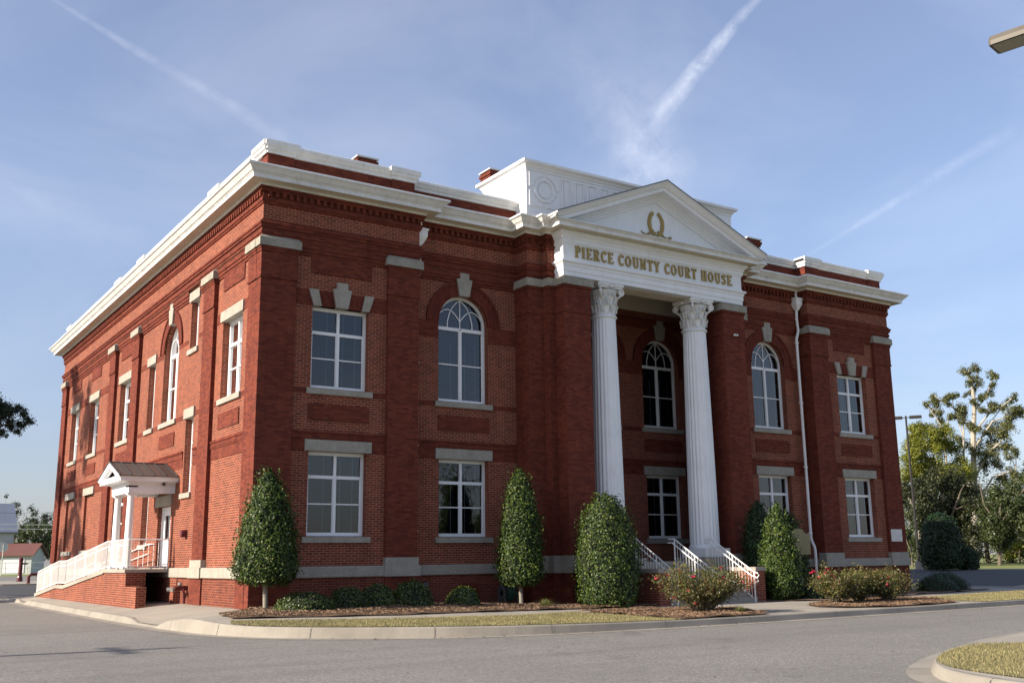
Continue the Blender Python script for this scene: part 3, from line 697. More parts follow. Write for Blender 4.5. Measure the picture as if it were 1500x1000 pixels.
for c,a in zip(txt,adv):
    if c!=' ':
        g=MB(); i=0
        for pts,t in letter_strokes(c)[0]:
            for p,q in zip(pts[:-1],pts[1:]):
                i+=1; dx,dz=(q[0]-p[0])*k,(q[1]-p[1])*H; L=math.hypot(dx,dz) or 1
                ext=0 if len(pts)==2 else .006
                nx,nz=-dz/L*t*k/2,dx/L*t*k/2
                if abs(dx)>abs(dz): nz=math.copysign(t*H/2,nz); 
                ux,uz=dx/L*ext,dz/L*ext
                P0=(x+p[0]*k-ux,10.755+p[1]*H-uz); P1=(x+q[0]*k+ux,10.755+q[1]*H+uz)
                g.prism([(P0[0]+nx,P0[1]+nz),(P1[0]+nx,P1[1]+nz),(P1[0]-nx,P1[1]-nz),(P0[0]-nx,P0[1]-nz)],MF,-1.045-.0006*(i%7),-.999)
        g.build('letter',M_['gold'],ent)
    x+=a*k
# --- pediment
PX0=9.66-.70; APX=13.90; 
def slope_z(x): return 11.95+(APX-11.95)*(1-abs(x-CX)/(CX-PX0))
RP=[(.70,0),(.70,-.055),(.66,-.075),(.60,-.145),(.56,-.19),(.52,-.21),(.49,-.22),(.49,-.34),(.46,-.34),(.20,-.36),(.16,-.38),(.16,-.43),(.12,-.46),(.09,-.47),(.09,-.52),(.04,-.56),(.04,-.62),(0.0,-.64)]
mb=MB(); xs=[PX0+(2*(CX-PX0))*i/64 for i in range(65)]
for xx in xs:
    for o,h in RP+[(-.4,-.64),(-.4,0)]:
        z=slope_z(xx)+h; mb.v.append((xx,-1.0-o,max(z,11.79)))
m=len(RP)+2
for i in range(64):
    for j in range(m): mb.f.append((i*m+j,(i+1)*m+j,(i+1)*m+(j+1)%m,i*m+(j+1)%m))
ped=mb.build('pediment',M_['white'],CH)
mb=MB(); mb.prism([(9.7,11.7),(W-9.7,11.7),(CX,APX-.3)],MF,-.985,-.8); mb.build('tympanum',M_['white'],ped)
mb=MB()
for s in (-1,1):
    a=CX+s*(CX-PX0); 
    mb.poly([(a,-1.715,11.957),(CX,-1.715,APX+.012),(CX,2.6,APX+.012),(a,2.6,11.957)])
    mb.poly([(a,-1.715,11.957),(CX,-1.715,APX+.012),(CX,-1.715,APX-.03),(a,-1.715,11.92)])
mb.build('pediment_roof',M_['metalroof'],ped)
# wreath
mb=MB(); wc=(13.70,12.50); rr_=random.Random(3)
def leaf3(mb,u,z,ang,L,wd,d0):
    ca,sa=math.cos(ang),math.sin(ang)
    pts=[(0,0),(L*.4,wd),(L,0),(L*.4,-wd)]
    mb.prism([(u+p[0]*ca-p[1]*sa,z+p[0]*sa+p[1]*ca) for p in pts],MF,d0,-.99)
for s in (-1,1):
    for i in range(26):
        t=i/25; an=R_(-82+t*138)   # from bottom round to near the top
        ru,rz=.30,.40
        u=wc[0]+s*ru*math.cos(an); z=wc[1]+rz*math.sin(an)
        w_=.035+.02*math.sin(t*math.pi)
        tang=math.atan2(rz*math.cos(an),-s*ru*math.sin(an))
        for kk in (-1,0,1): leaf3(mb,u+rr_.uniform(-.01,.01),z,tang+kk*.6*(1 if s>0 else 1),.12,w_,-1.012-.002*((i*3+kk)%9))
for s in (-1,1):
    for i in range(12):
        t=i/11; u=wc[0]+s*(.05+.62*t); z=wc[1]-.37+.10*math.sin(t*7)*(1-t*.4)-.06*t
        for kk in range(3): leaf3(mb,u,z,rr_.uniform(0,6.28),.09*(1-.35*t),.026,-1.012-.002*((i+kk*4)%9))
mb.build('wreath_ornament',M_['gold'],ped)
# --- parapet with coping
PW=[(-.14,12.0),(-.14,12.60)]
mb=MB()
parL=[(CX,D-.05),(.02,D-.05),(.02,.02),(4.93,.02),(4.93,.5),(8.95,.5)]
parR=[(W-x,y) for x,y in reversed(parL)]
for P in (parL,parR):
    mb.sweep(P,[(-.14,11.9),(-.14,12.6),(-.45,12.6),(-.45,11.9)],capends=False)
def bumpbox(g,M,u0,u1,z0,z1,o0,o1): B(g,M,u0,u1,o0,o1,z0,z1)
for M,sp in ((MF,[(.02,1.0),(3.95,4.92),(W-4.92,W-3.95),(W-1.0,W-.02)]),(ML,[(.02,1.0),(4.1,5.15),(13.2,14.2),(17,18),(D-1.05,D-.07)]),(MR,[(.02,1.0),(4.1,5.15),(13.2,14.2),(17,18),(D-1.05,D-.07)])):
    for a,b in sp: B(mb,M,a+.1,b-.1,.10,.3,11.9,12.59)
par=mb.build('parapet',M_['press'],CH)
mb=MB(); COP=[(-.16,12.58),(-.10,12.60),(-.10,12.66),(-.05,12.70),(.0,12.78),(.03,12.80),(.03,12.88),(0.,12.90),(-.5,12.93),(-.5,12.58)]
for P in (parL,parR): mb.sweep(P,COP)
for M,sp in ((MF,[(.0,1.0),(3.95,4.94),(W-4.94,W-3.95),(W-1.0,W)]),(ML,[(.0,1.0),(4.1,5.15),(13.2,14.2),(17,18),(D-1.05,D-.05)]),(MR,[(.02,1.0),(4.1,5.15),(13.2,14.2),(17,18)])):
    for a,b in sp:
        B(mb,M,a-.02,b+.02,-.07,.5,12.80,12.93); B(mb,M,a+.03,b-.03,-.03,.5,12.69,12.801); B(mb,M,a+.07,b-.07,.03,.5,12.58,12.691); B(mb,M,a+.02,b-.02,-.03,.5,12.93,12.965)
mb.build('coping',M_['wold'],par)
mb=MB(); mb.box((.2,.3,11.9),(W-.2,D-.2,12.06)); rf=mb.build('roof',M_['membrane'],CH)
# chimneys
def chimney(x0,y0,x1,y1,z):
    g=MB(); g.box((x0,y0,11.9),(x1,y1,z-.30)); g.box((x0-.05,y0-.05,z-.30),(x1+.05,y1+.05,z-.20)); g.box((x0-.09,y0-.09,z-.20),(x1+.09,y1+.09,z-.09)); g.box((x0-.04,y0-.04,z-.09),(x1+.04,y1+.04,z-.02))
    c=g.build('chimney',M_['press'],rf); g=MB(); g.box((x0-.1,y0-.1,z-.02),(x1+.1,y1+.1,z+.03)); g.build('chimney_cap',M_['sign'],c)
chimney(4.35,3.2,4.95,3.9,14.45); chimney(10.1,4.0,10.68,4.6,15.45); chimney(22.5,3.0,23.2,3.8,14.55)
# --- attic block
AX0,AX1,AY0,AY1=8.95,W-8.95,0.0,2.7
mb=MB(); mb.box((AX0,AY0,11.95),(AX1,AY1,14.0))
mb.box((AX0-.03,AY0-.03,11.95),(AX1+.03,AY1,12.42)); 
AP=[(AX0,AY1),(AX0,AY0),(AX1,AY0),(AX1,AY1)]
mb.sweep(AP,[(0,13.88),(.03,13.90),(.03,13.96),(.06,13.98),(.10,14.05),(.16,14.09),(.20,14.10),(.20,14.19),(0,14.22)],closed=True)
mb.box((AX0,AY0,14.0),(AX1,AY1,14.2))
att=mb.build('attic_block',M_['white'],CH)
mb=MB()
def frame_panel(M,u0,u1,z0,z1,d=0):
    e=.045; t=.035
    B(mb,M,u0,u1,d-t,d+.01,z1-e,z1); B(mb,M,u0,u1,d-t,d+.01,z0,z0+e); B(mb,M,u0,u0+e,d-t+.003,d+.01,z0+e,z1-e); B(mb,M,u1-e,u1,d-t+.003,d+.01,z0+e,z1-e)
    B(mb,M,u0+.09,u1-.09,d-.018,d+.01,z0+.09,z1-.09)
for s in (0,1):
    Mx=(lambda u,d,z:(u,d,z)) if s==0 else (lambda u,d,z:(W-u,d,z))
    # roundel panel
    cu,cz=9.68,13.25
    ro=arch_pts(cu,cz,.42,0,360,36); ri=arch_pts(cu,cz,.33,0,360,36); rc=arch_pts(cu,cz,.26,0,360,36)
    for i in range(36): mb.prism([ro[i],ro[i+1],ri[i+1],ri[i]],Mx,-.045,.01)
    mb.prism(rc[:-1],Mx,-.03,.01)
    for du in (-1,1):
        for dz in (-1,1):
            # corner pieces with a concave inner corner
            q=[]
            u_o,z_o=cu+du*.62,cz+dz*.60
            q=[(u_o,z_o),(cu+du*.07,z_o)]
            a0=math.acos(.07/.5)
            for i in range(7):
                an=lerp(a0,math.pi/2-a0,i/6); q.append((cu+du*.5*math.cos(an),cz+dz*.5*math.sin(an)))
            q.append((u_o,cz+dz*.07))
            mb.prism(q,Mx,-.03,.01)
    u=10.40
    while u<CX-.3:
        frame_panel(Mx,u,u+.40,12.62,13.82); u+=.55
    Ms=ML if s==0 else MR
    Md=(lambda u,d,z:(AX0+d,u,z)) if s==0 else (lambda u,d,z:(AX1-d,u,z))
    for a,b in ((.25,.70),(.85,1.45),(1.6,2.25)): frame_panel(Md,a,b,12.95,13.84)
mb.build('attic_panelling',M_['white'],att)
# --- columns
def column(cx):
    cy=-.5; g=MB(); z0,z1=1.46,9.06; nf=22; seg=nf*4; rows=14
    for i in range(rows+1):
        t=i/rows; z=lerp(z0+.05,z1-.12,t); r=lerp(.505,.405,t**1.4)
        for j in range(seg):
            a=2*math.pi*j/seg; ph=j%4; q=r*(1-(0,.0,.052,.0)[ph] -(.012 if ph in(1,3) else 0)*1.6)
            g.v.append((cx+q*math.cos(a),cy+q*math.sin(a),z))
    for i in range(rows):
        for j in range(seg):
            j2=(j+1)%seg; g.f.append((i*seg+j,i*seg+j2,(i+1)*seg+j2,(i+1)*seg+j))
    g.lathe([(.53,0),(.54,.04),(.52,.10),(.50,.12)],(cx,cy,z0-.005),32)
    g.lathe([(.40,0),(.45,.02),(.46,.06),(.43,.09),(.40,.12)],(cx,cy,z1-.12),32)
    c=g.build('column',M_['white'],CH)
    g=MB(); g.box((cx-.56,cy-.62,1.17),(cx+.56,cy+.56,1.455)); g.build('plinth',M_['white'],c)
    g=MB(); g.box((cx-.80,cy-.80,.80),(cx+.80,cy+.7,1.165)); g.build('pedestal_stone',M_['stone'],c)
    g=MB(); zc=9.06
    g.lathe([(.395,0),(.39,.3),(.41,.6),(.46,.76),(.50,.82)],(cx,cy,zc),32)
    def lf(a,zb,h,wd,out,r0):
        # a leaf: ribbon curling outwards at its tip
        pts=[]
        for i in range(7):
            t=i/6; r=r0+.02+out*(t**2.2); z=zb+h*(t if t<.85 else .85+.0*(t)); 
            if i==6: z=zb+h*.80; r+=.03
            w=wd*(.75+.5*math.sin(t*math.pi*.8))*(1 if i<6 else .5)
            pts.append((r,z,w))
        n=len(g.v)
        for r,z,w in pts:
            for s_,rr in ((-1,-.02),(-.5,.005),(0,-.018 if True else 0),(.5,.005),(1,-.02)):
                aa=a+s_*w/2/r; g.v.append((cx+(r+rr)*math.cos(aa),cy+(r+rr)*math.sin(aa),z))
        for i in range(6):
            for j in range(4): g.f.append((n+i*5+j,n+i*5+j+1,n+(i+1)*5+j+1,n+(i+1)*5+j))
        # small side lobes
        for s_ in (-1,1):
            for i in (1,2,3,4):
                r,z,w=pts[i]; aa=a+s_*w*.55/r; 
                px,py=cx+(r+.03)*math.cos(aa),cy+(r+.03)*math.sin(aa)
                g.lathe([(.005,-.035),(.026,-.01),(.022,.02),(.004,.035)],(px,py,z+.02),6)
    for i in range(8): lf(i*math.pi/4+.39,zc+.02,.36,.24,.10,.39)
    for i in range(8): lf(i*math.pi/4,zc+.26,.42,.22,.12,.395)
    for i in range(4):
        a=math.pi/4+i*math.pi/2
        # volutes: spirals under the abacus corners
        P=[]
        for k_ in range(22):
            t=k_/21; an=-math.pi*.5+t*math.pi*3.3; rr=.115*(1-t*.72)
            rad=.60+rr*math.cos(an)*1.0; P.append((cx+rad*math.cos(a),cy+rad*math.sin(a),zc+.78+rr*math.sin(an)))
        P=[(cx+.42*math.cos(a),cy+.42*math.sin(a),zc+.52)]+P
        g.tube(P,[.03]+[.038*(1-.4*k_/21) for k_ in range(22)],6)
        g.tube([(cx+.60*math.cos(a)-.05*math.sin(a),cy+.60*math.sin(a)+.05*math.cos(a),zc+.78),(cx+.60*math.cos(a)+.05*math.sin(a),cy+.60*math.sin(a)-.05*math.cos(a),zc+.78)],.055,10)
        b=i*math.pi/2
        for ds in (-1,1):
            P=[]
            for k_ in range(14):
                t=k_/13; an=-math.pi*.5+t*math.pi*2.6; rr=.06*(1-t*.6)
                off=ds*(.10-rr*math.cos(an)*1.0); P.append((cx+.46*math.cos(b)-off*math.sin(b),cy+.46*math.sin(b)+off*math.cos(b),zc+.72+rr*math.sin(an)))
            g.tube(P,.02,5)
        g.lathe([(.02,-.05),(.075,-.02),(.085,.03),(.04,.07)],(cx+.52*math.cos(b),cy+.52*math.sin(b),zc+.91),8)
    # concave abacus
    ab=[]
    for i in range(4):
        a=math.pi/4+i*math.pi/2; b=a+math.pi/2
        c0=Vector((.72*math.cos(a-.09),.72*math.sin(a-.09))); c1=Vector((.72*math.cos(a+.09),.72*math.sin(a+.09))); c2=Vector((.72*math.cos(b-.09),.72*math.sin(b-.09)))
        ab.append(c0); ab.append(c1)
        mid=(a+b)/2
        for t in (.25,.5,.75):
            p=c1.lerp(c2,t); p-=Vector((math.cos(mid),math.sin(mid)))*.085*math.sin(t*math.pi); ab.append(p)
    for za,zb_,sc in ((.86,.93,.93),(.93,1.01,1.0)):
        n=len(g.v); k_=len(ab)
        for z in (za,zb_):
            for p in ab: g.v.append((cx+p.x*sc,cy+p.y*sc,zc+z))
        g.f.append(tuple(range(n,n+k_))); g.f.append(tuple(range(n+k_,n+2*k_)))
        for i in range(k_): j=(i+1)%k_; g.f.append((n+i,n+j,n+k_+j,n+k_+i))
    g.box((cx-.5,cy-.49,zc+1.01),(cx+.5,cy+.49,10.12))
    g.build('capital',M_['wold'],c)
for cx in (CX-2.05,CX+2.05): column(cx)
# portico floor
mb=MB(); mb.box((9.3,-.15,.0),(W-9.3,2.5,.84)); mb.box((10.72,-.6,.0),(W-10.72,-.149,.84)); mb.box((11.0,-1.15,0),(W-11.0,-.6,.84)); mb.build('portico_floor',M_['concrete'],CH)
# front door
mb=MB(); mb.box((CX-.75,2.68,.84),(CX-.65,2.76,4.18)); mb.box((CX+.65,2.68,.84),(CX+.75,2.76,4.18)); mb.box((CX-.65,2.68,4.08),(CX+.65,2.76,4.18)); mb.box((CX-.65,2.68,3.1),(CX+.65,2.76,3.2))
mb.box((CX-.65,2.70,.84),(CX+.65,2.75,3.1)); fd=mb.build('door',M_['frame'],CH)
mb=MB(); mb.box((CX-.65,2.78,3.2),(CX+.65,2.80,4.08)); mb.box((CX-.5,2.66,1.7),(CX-.06,2.695,2.9)); mb.box((CX+.06,2.66,1.7),(CX+.5,2.695,2.9)); mb.build('pane',M_['glass'],fd)
mb=MB(); mb.box((CX-.88,2.44,4.18),(CX+.88,2.6,4.48)); mb.build('lintel',M_['stone'],fd)
# --- side door
mb=MB()
for a,b,z0,z1 in ((8.1,8.5,1.04,3.05),(9.53,9.65,1.04,3.05),(8.5,9.53,2.93,3.05)): B(mb,ML,a,b,.25,.34,z0,z1)
B(mb,ML,8.5,9.53,.28,.325,1.08,1.95); B(mb,ML,8.5,8.72,.28,.325,1.95,2.93); B(mb,ML,9.3,9.53,.28,.325,1.95,2.93); B(mb,ML,8.72,9.3,.28,.325,2.76,2.93)
sd=mb.build('side_door',M_['frame'],CH)
mb=MB(); B(mb,ML,8.72,9.3,.30,.31,1.95,2.76); mb.build('pane',M_['glass'],sd)
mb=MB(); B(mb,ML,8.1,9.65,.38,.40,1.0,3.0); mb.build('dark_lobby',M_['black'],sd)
mb=MB(); mb.tube([(.28,8.6,2.0),(.22,8.6,2.0),(.22,8.72,2.0)],.018,8); mb.build('handle',M_['chrome'],sd)
mb=MB(); B(mb,ML,7.95,9.8,.05,.3,3.06,3.40); mb.build('lintel',M_['stone'],sd)
# --- side porch
g=MB(); y0,y1,xo=7.72,9.98,-1.35
g.box((xo,y0,3.42),(.12,y0+.28,3.60)); g.box((xo-.02,y0-.02,3.60),(.12,y0+.28,3.64)); g.box((xo-.0,y0,3.64),(.12,y0+.28,3.78))
g.box((xo,y1-.28,3.42),(.12,y1,3.78)); g.box((xo,y0+.28,3.42),(xo+.28,y1-.28,3.60)); g.box((xo-.02,y0-.02,3.6),(xo+.28,y1+.02,3.64)); g.box((xo,y0+.28,3.64),(xo+.28,y1-.28,3.78))
g.box((xo+.28,y0+.28,3.50),(.12,y1-.28,3.54))
PP=[(.12,y1),(xo,y1),(xo,y0),(.12,y0)]
g.sweep(PP,[(0,3.72),(.05,3.74),(.10,3.77),(.34,3.775),(.34,3.86),(.37,3.87),(.40,3.91),(.40,3.93),(0,3.95)])
porch=g.build('porch_entablature',M_['white'],CH)
g=MB(); yc=8.85; hw=1.57; xr=-1.77; ridge=4.46; ez=3.93
g.poly([(xr,yc-hw,ez),(.12,yc-hw,ez),(.12,yc,ridge),(xr+.0,yc,ridge)]); g.poly([(xr,yc+hw,ez),(.12,yc+hw,ez),(.12,yc,ridge),(xr,yc,ridge)])
g.poly([(xr,yc-hw,ez-.025),(.12,yc-hw,ez-.025),(.12,yc-hw,ez),(xr,yc-hw,ez)])
for i in range(6):
    xx=xr+.02+i*.36
    for s in (-1,1): g.tube([(xx,yc+s*hw,ez+.02),(xx,yc,ridge+.02)],.016,5)
g.tube([(xr,yc,ridge+.01),(.12,yc,ridge+.01)],.025,6)
g.build('porch_roof',M_['metalroof'],porch)
g=MB()
for s in (-1,1):   # raking boards and tympanum
    g.prism([(yc+s*hw,ez-.01),(yc,ridge-.01),(yc,ridge-.17),(yc+s*(hw-.5),ez-.01)],lambda u,d,z:(d,u,z),xr+.03,xr+.20)
g.prism([(yc-hw+.3,ez),(yc+hw-.3,ez),(yc,ridge-.1)],lambda u,d,z:(d,u,z),-1.42,-1.3)
g.build('porch_gable',M_['white'],porch)
for yy in (7.98,9.70):
    g=MB(); c=(-1.20,yy,0); g.lathe([(.125,1.12),(.125,1.3),(.115,2.6),(.10,3.30),(.10,3.34)],c,20); g.lathe([(.10,3.33),(.135,3.35),(.14,3.38),(.11,3.40)],c,20)
    g.box((c[0]-.17,yy-.17,1.04),(c[0]+.17,yy+.17,1.12)); g.box((c[0]-.15,yy-.15,3.38),(c[0]+.15,yy+.15,3.425)); g.build('porch_column',M_['white'],porch,smooth=True)
g=MB(); g.box((-.32,7.66,3.70),(-.22,7.74,3.76)); g.lathe([(.03,0),(.05,.03),(.05,.07),(.02,.09)],(-.27,7.66,3.66),8); g.build('porch_camera',M_['plast'],porch)
# --- downspouts
def spout(x,flip,lab,bo=.05):
    s=-1 if flip else 1
    g=MB(); y=.33; g.tube([(x+.0,y,11.55),(x+.0,y,11.15)],.055,8)
    g.tube([(x+s*.02,y,10.75),(x+s*.05,y,10.4),(x-.0*s,y,9.9),(x+s*.14,y,9.55),(x+s*.14,y,9.45),(x+s*.12,y,1.9),(x+s*.10,y,1.75),(x+s*bo,y-.08,1.5),(x+s*bo,y-.10,1.35),(x+s*bo,y-.10,-.2)],.055,8)
    for z in (9.4,7.0,4.5,2.0): g.box((x+s*.12-.09,y-.02,z),(x+s*.12+.09,y+.06,z+.04))
    p=g.build('downspout',M_['rail'],CH)
    g=MB(); g.box((x-.17,y-.16,10.98),(x+.17,y+.14,11.2)); g.box((x-.20,y-.19,11.16),(x+.20,y+.14,11.23))
    n=len(g.v)
    top=[(x-.17,y-.16,10.98),(x+.17,y-.16,10.98),(x+.17,y+.14,10.98),(x-.17,y+.14,10.98)]; bot=[(x-.06,y-.05,10.74),(x+.06,y-.05,10.74),(x+.06,y+.07,10.74),(x-.06,y+.07,10.74)]
    g.v+=top+bot; g.f+=[(n+i,n+(i+1)%4,n+4+(i+1)%4,n+4+i) for i in range(4)]
    g.build('rain_hopper',M_['rail'],p)
spout(22.18,True,''); spout(5.16,True,'',.15)
# --- wall fittings
g=MB(); B(g,MF,26.43,27.10,-.028,.05,1.69,2.17); g.build('cornerstone_plaque',M_['plaque'],CH)
g=MB()
for z in (.18,.25,.32,.39): g.prism([(6.66,z),(7.22,z),(7.22,z+.05),(6.66,z+.05)],MF,.40,.5)
B(g,MF,6.60,7.28,.41,.5,.13,.18); B(g,MF,6.60,7.28,.41,.5,.44,.49); B(g,MF,6.60,6.66,.41,.5,.18,.44); B(g,MF,7.22,7.28,.41,.5,.18,.44); g.build('foundation_vent',M_['press'],CH)
g=MB(); B(g,ML,6.10,6.34,.02,.12,1.98,2.2); 
for i in range(1): g.tube([(.02,6.22,2.09),(-.05,6.22,2.09),(-.06,6.22,2.09)],[.12,.11,.05],16)
g.build('alarm_bell',M_['red'],CH)
g=MB(); g.tube([(.1,5.55,.45),(-.25,5.55,.45)],.07,12); g.tube([(-.25,5.55,.45),(-.42,5.70,.42)],.06,10); g.tube([(-.25,5.55,.45),(-.42,5.40,.42)],.06,10); g.tube([(-.1,5.35,.0),(-.1,5.35,.3),(-.1,5.5,.42)],.04,8)
fc=g.build('siamese_connection',M_['red'],CH)
g=MB(); 
for yy in (5.72,5.38): g=MB(); g.tube([(-.42,yy,.42),(-.50,yy+(.05 if yy>5.5 else -.05),.41)],.065,12); g.build('hose_cap',M_['chrome'],fc)
g=MB(); g.lathe([(.03,0),(.07,.03),(.05,.09),(.02,.11)],(-.2,5.5,.52),10); g.build('hose_cap',M_['chrome'],fc)
g=MB(); g.box((5.05,-.16,.44),(5.22,.0,.56)); g.tube([(5.13,-.1,.44),(5.12,-.14,.2),(5.16,-.2,-.05)],.02,6); g.build('hose_tap',M_['plast'],CH)
g=MB(); g.box((17.15,-1.10,8.90),(17.21,-1.03,8.96)); g.box((17.25,-1.10,8.90),(17.31,-1.03,8.96)); g.build('camera_bracket',M_['rail'],CH)
# rim bits visible on projecting cheek of the pediment bed: small white scroll at the right pier
# ------------------------------------------------------------------ side ramp and landing
RA=empty('access_ramp',(-1.35,7.45,0),'long brick sided wheelchair ramp with white railing along the sunlit side wall','ramp')
RA.location=(0,0,0)
def rz(y):
    if y<10.4: return 1.02
    if y<17.2: return lerp(1.02,.42,(y-10.4)/6.8)
    if y<18.7: return .42
    return lerp(.42,.0,min(1,(y-18.7)/4.6))
ys=[7.45,10.4,17.2,18.7,23.3]
g=MB()
g.box((-1.33,7.45,-.5),(-1.05,10.4,.92)); g.box((-1.33,6.1,-.5),(-1.03,7.45,.50)); g.box((-1.10,7.46,.5),(-.72,7.74,.92)); g.box((-.18,6.25,-.5),(.08,6.6,.50)); g.box((.0,6.6,-.5),(.11,10.4,.92)); g.box((-1.05,10.15,-.5),(.11,10.4,.92))
for a,b in zip(ys[1:-1],ys[2:]):
    n=len(g.v); 
    for y in (a,b):
        zt=rz(y)-.12
        for x in (-1.33,-1.08): g.v+=[(x,y,-.5),(x,y,zt)]
    g.f+=[(n,n+1,n+5,n+4),(n+2,n+6,n+7,n+3),(n+1,n+3,n+7,n+5),(n,n+2,n+3,n+1),(n+4,n+5,n+7,n+6)]
g.build('brick_wall',M_['field'],RA)
g=MB(); g.box((-1.38,7.42,.92),(.11,10.4,1.02))
for a,b in zip(ys[1:-1],ys[2:]):
    n=len(g.v)
    for y in (a,b):
        for x in (-1.38,.1): g.v+=[(x,y,rz(y)-.13),(x,y,rz(y)-.0)]
    g.f+=[(n,n+1,n+5,n+4),(n+2,n+6,n+7,n+3),(n+1,n+3,n+7,n+5),(n,n+4,n+6,n+2),(n,n+2,n+3,n+1),(n+4,n+5,n+7,n+6)]
g.build('slab',M_['concrete'],RA)
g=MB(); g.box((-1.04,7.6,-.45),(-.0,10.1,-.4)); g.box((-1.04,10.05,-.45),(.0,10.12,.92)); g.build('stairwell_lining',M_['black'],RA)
mbk=MB(); 
def railing(pts,name='railing',h=.92,step=.125,parent=RA,x=None,mid=False,post=1.6,lowgap=.08):
    """pts: polyline (x,y,z of floor)"""
    g=MB(); P=[Vector(p) for p in pts]
    g.tube([p+Vector((0,0,h)) for p in P],.022,8); g.tube([p+Vector((0,0,lowgap)) for p in P],.016,6)
    if mid: g.tube([p+Vector((0,0,h-.18)) for p in P],.016,6)
    for a,b in zip(P[:-1],P[1:]):
        L=(b-a).length; k=max(1,round(L/step))
        for i in range(k+1):
            q=a.lerp(b,i/k); g.tube([q+Vector((0,0,lowgap)),q+Vector((0,0,h))],.0085,4,cap=False)
        m=max(1,round(L/post))
        for i in range(m+1):
            q=a.lerp(b,i/m); g.tube([q,q+Vector((0,0,h+.01))],.024,6)
    return g.build(name,M_['rail'],parent)
railing([(-1.28,y,rz(y)) for y in (7.52,10.4,17.2,18.7,23.3)],mid=True,step=.12)
railing([(-.05,7.52,1.02),(-1.28,7.52,1.02)],step=.15)
g=MB(); g.tube([(.05,y,rz(y)+.82) for y in (9.8,10.4,17.2,18.7,23.0)],.02,6); g.tube([(.05,y,rz(y)+.5) for y in (10.4,17.2,18.7,23.0)],.016,6); g.build('wall_handrail',M_['rail'],RA)
# ------------------------------------------------------------------ entrance steps
ST=empty('entrance_steps',(0,0,0),'concrete entrance steps between brick cheek walls below the columns','steps')
g=MB(); nst=6
for i in range(nst+1):
    z=.80-(.80+.26)*i/nst; g.box((11.9,-1.15-.31*(i+1),-.6),(15.5,-1.15-.31*i-.001*i,z))
g.build('steps',M_['concrete'],ST)
for x0,x1 in ((11.42,11.9),(15.5,15.96)):
    g=MB(); g.box((x0+.03,-2.95,-.6),(x1-.03,-1.0,.72)); c=g.build('cheek_wall',M_['field'],ST)
    g=MB(); g.box((x0,-2.98,.72),(x1,-1.0,.84)); g.build('coping',M_['concrete'],c)
for x in (12.12,13.72,15.38):
    g=MB(); a=Vector((x,-1.2,.82)); b=Vector((x,-3.02,-.24)); h=.93; dr=Vector((0,-1,0))
    for dx,dh in ((0,0),(-.10,-.12)):
        A_=a+Vector((dx,0,h+dh)); B_=b+Vector((dx,0,h+dh))
        g.tube([A_+Vector((0,.28,0)),A_+Vector((0,.1,0)),A_,B_,B_+Vector((0,-.14,-.03)),B_+Vector((0,-.2,-.10)),B_+Vector((0,-.14,-.17)),B_+Vector((0,0,-.17))] if dx==0 else [A_+Vector((0,.2,0)),A_,B_,B_+Vector((0,-.22,-.06)),B_+Vector((0,-.26,-.16)),B_+Vector((0,-.12,-.2))],.021,8)
    g.tube([a+Vector((0,0,.09)),b+Vector((0,0,.09))],.015,6)
    for i in range(15):
        q=a.lerp(b,i/14); g.tube([q+Vector((0,0,.09)),q+Vector((0,0,h))],.009,4,cap=False)
    for t in (0,.5,1):
        q=a.lerp(b,t); g.tube([q-Vector((0,0,.1)),q+Vector((0,0,h))],.022,6)
        g.tube([q+Vector((0,0,h-.14)),q+Vector((-.10,0,h-.12))],.012,5)
    g.build('handrail',M_['rail'],ST)

# ------------------------------------------------------------------ foliage
def quads(name,pos,nrm,size,mat,parent=None,aspect=.55,seed=0,**kw):
    rng=np.random.default_rng(seed); n=len(pos); pos=np.asarray(pos,float); nrm=np.asarray(nrm,float)
    nrm/=np.linalg.norm(nrm,axis=1,keepdims=True)+1e-9
    r=rng.normal(size=(n,3)); a=np.cross(nrm,r); a/=np.linalg.norm(a,axis=1,keepdims=True)+1e-9; b=np.cross(nrm,a)
    s=(np.asarray(size)*rng.uniform(.65,1.25,n))[:,None]
    bend=nrm*s*rng.uniform(-.25,.25,n)[:,None]
    V=np.stack([pos-a*s*.5,pos+b*s*.5*aspect+bend,pos+a*s*.5,pos-b*s*.5*aspect+bend],1).reshape(-1,3)
    me=bpy.data.meshes.new(name); me.vertices.add(4*n); me.vertices.foreach_set('co',V.ravel())
    me.loops.add(4*n); me.loops.foreach_set('vertex_index',np.arange(4*n,dtype=np.int32))
    me.polygons.add(n); me.polygons.foreach_set('loop_start',np.arange(0,4*n,4,dtype=np.int32)); me.polygons.foreach_set('loop_total',np.full(n,4,dtype=np.int32))
    me.update(calc_edges=True); me.materials.append(mat)
    o=bpy.data.objects.new(name,me); COL.objects.link(o); o.parent=parent; tag(o,**kw); return o
def lump(th,z,seed):
    return .5*np.sin(3*th+seed+z*2.1)+.35*np.sin(5*th-seed*1.7-z*3.3)+.3*np.sin(2*th+z*5.1+seed*.6)+.25*np.sin(9*th+z*8+seed)
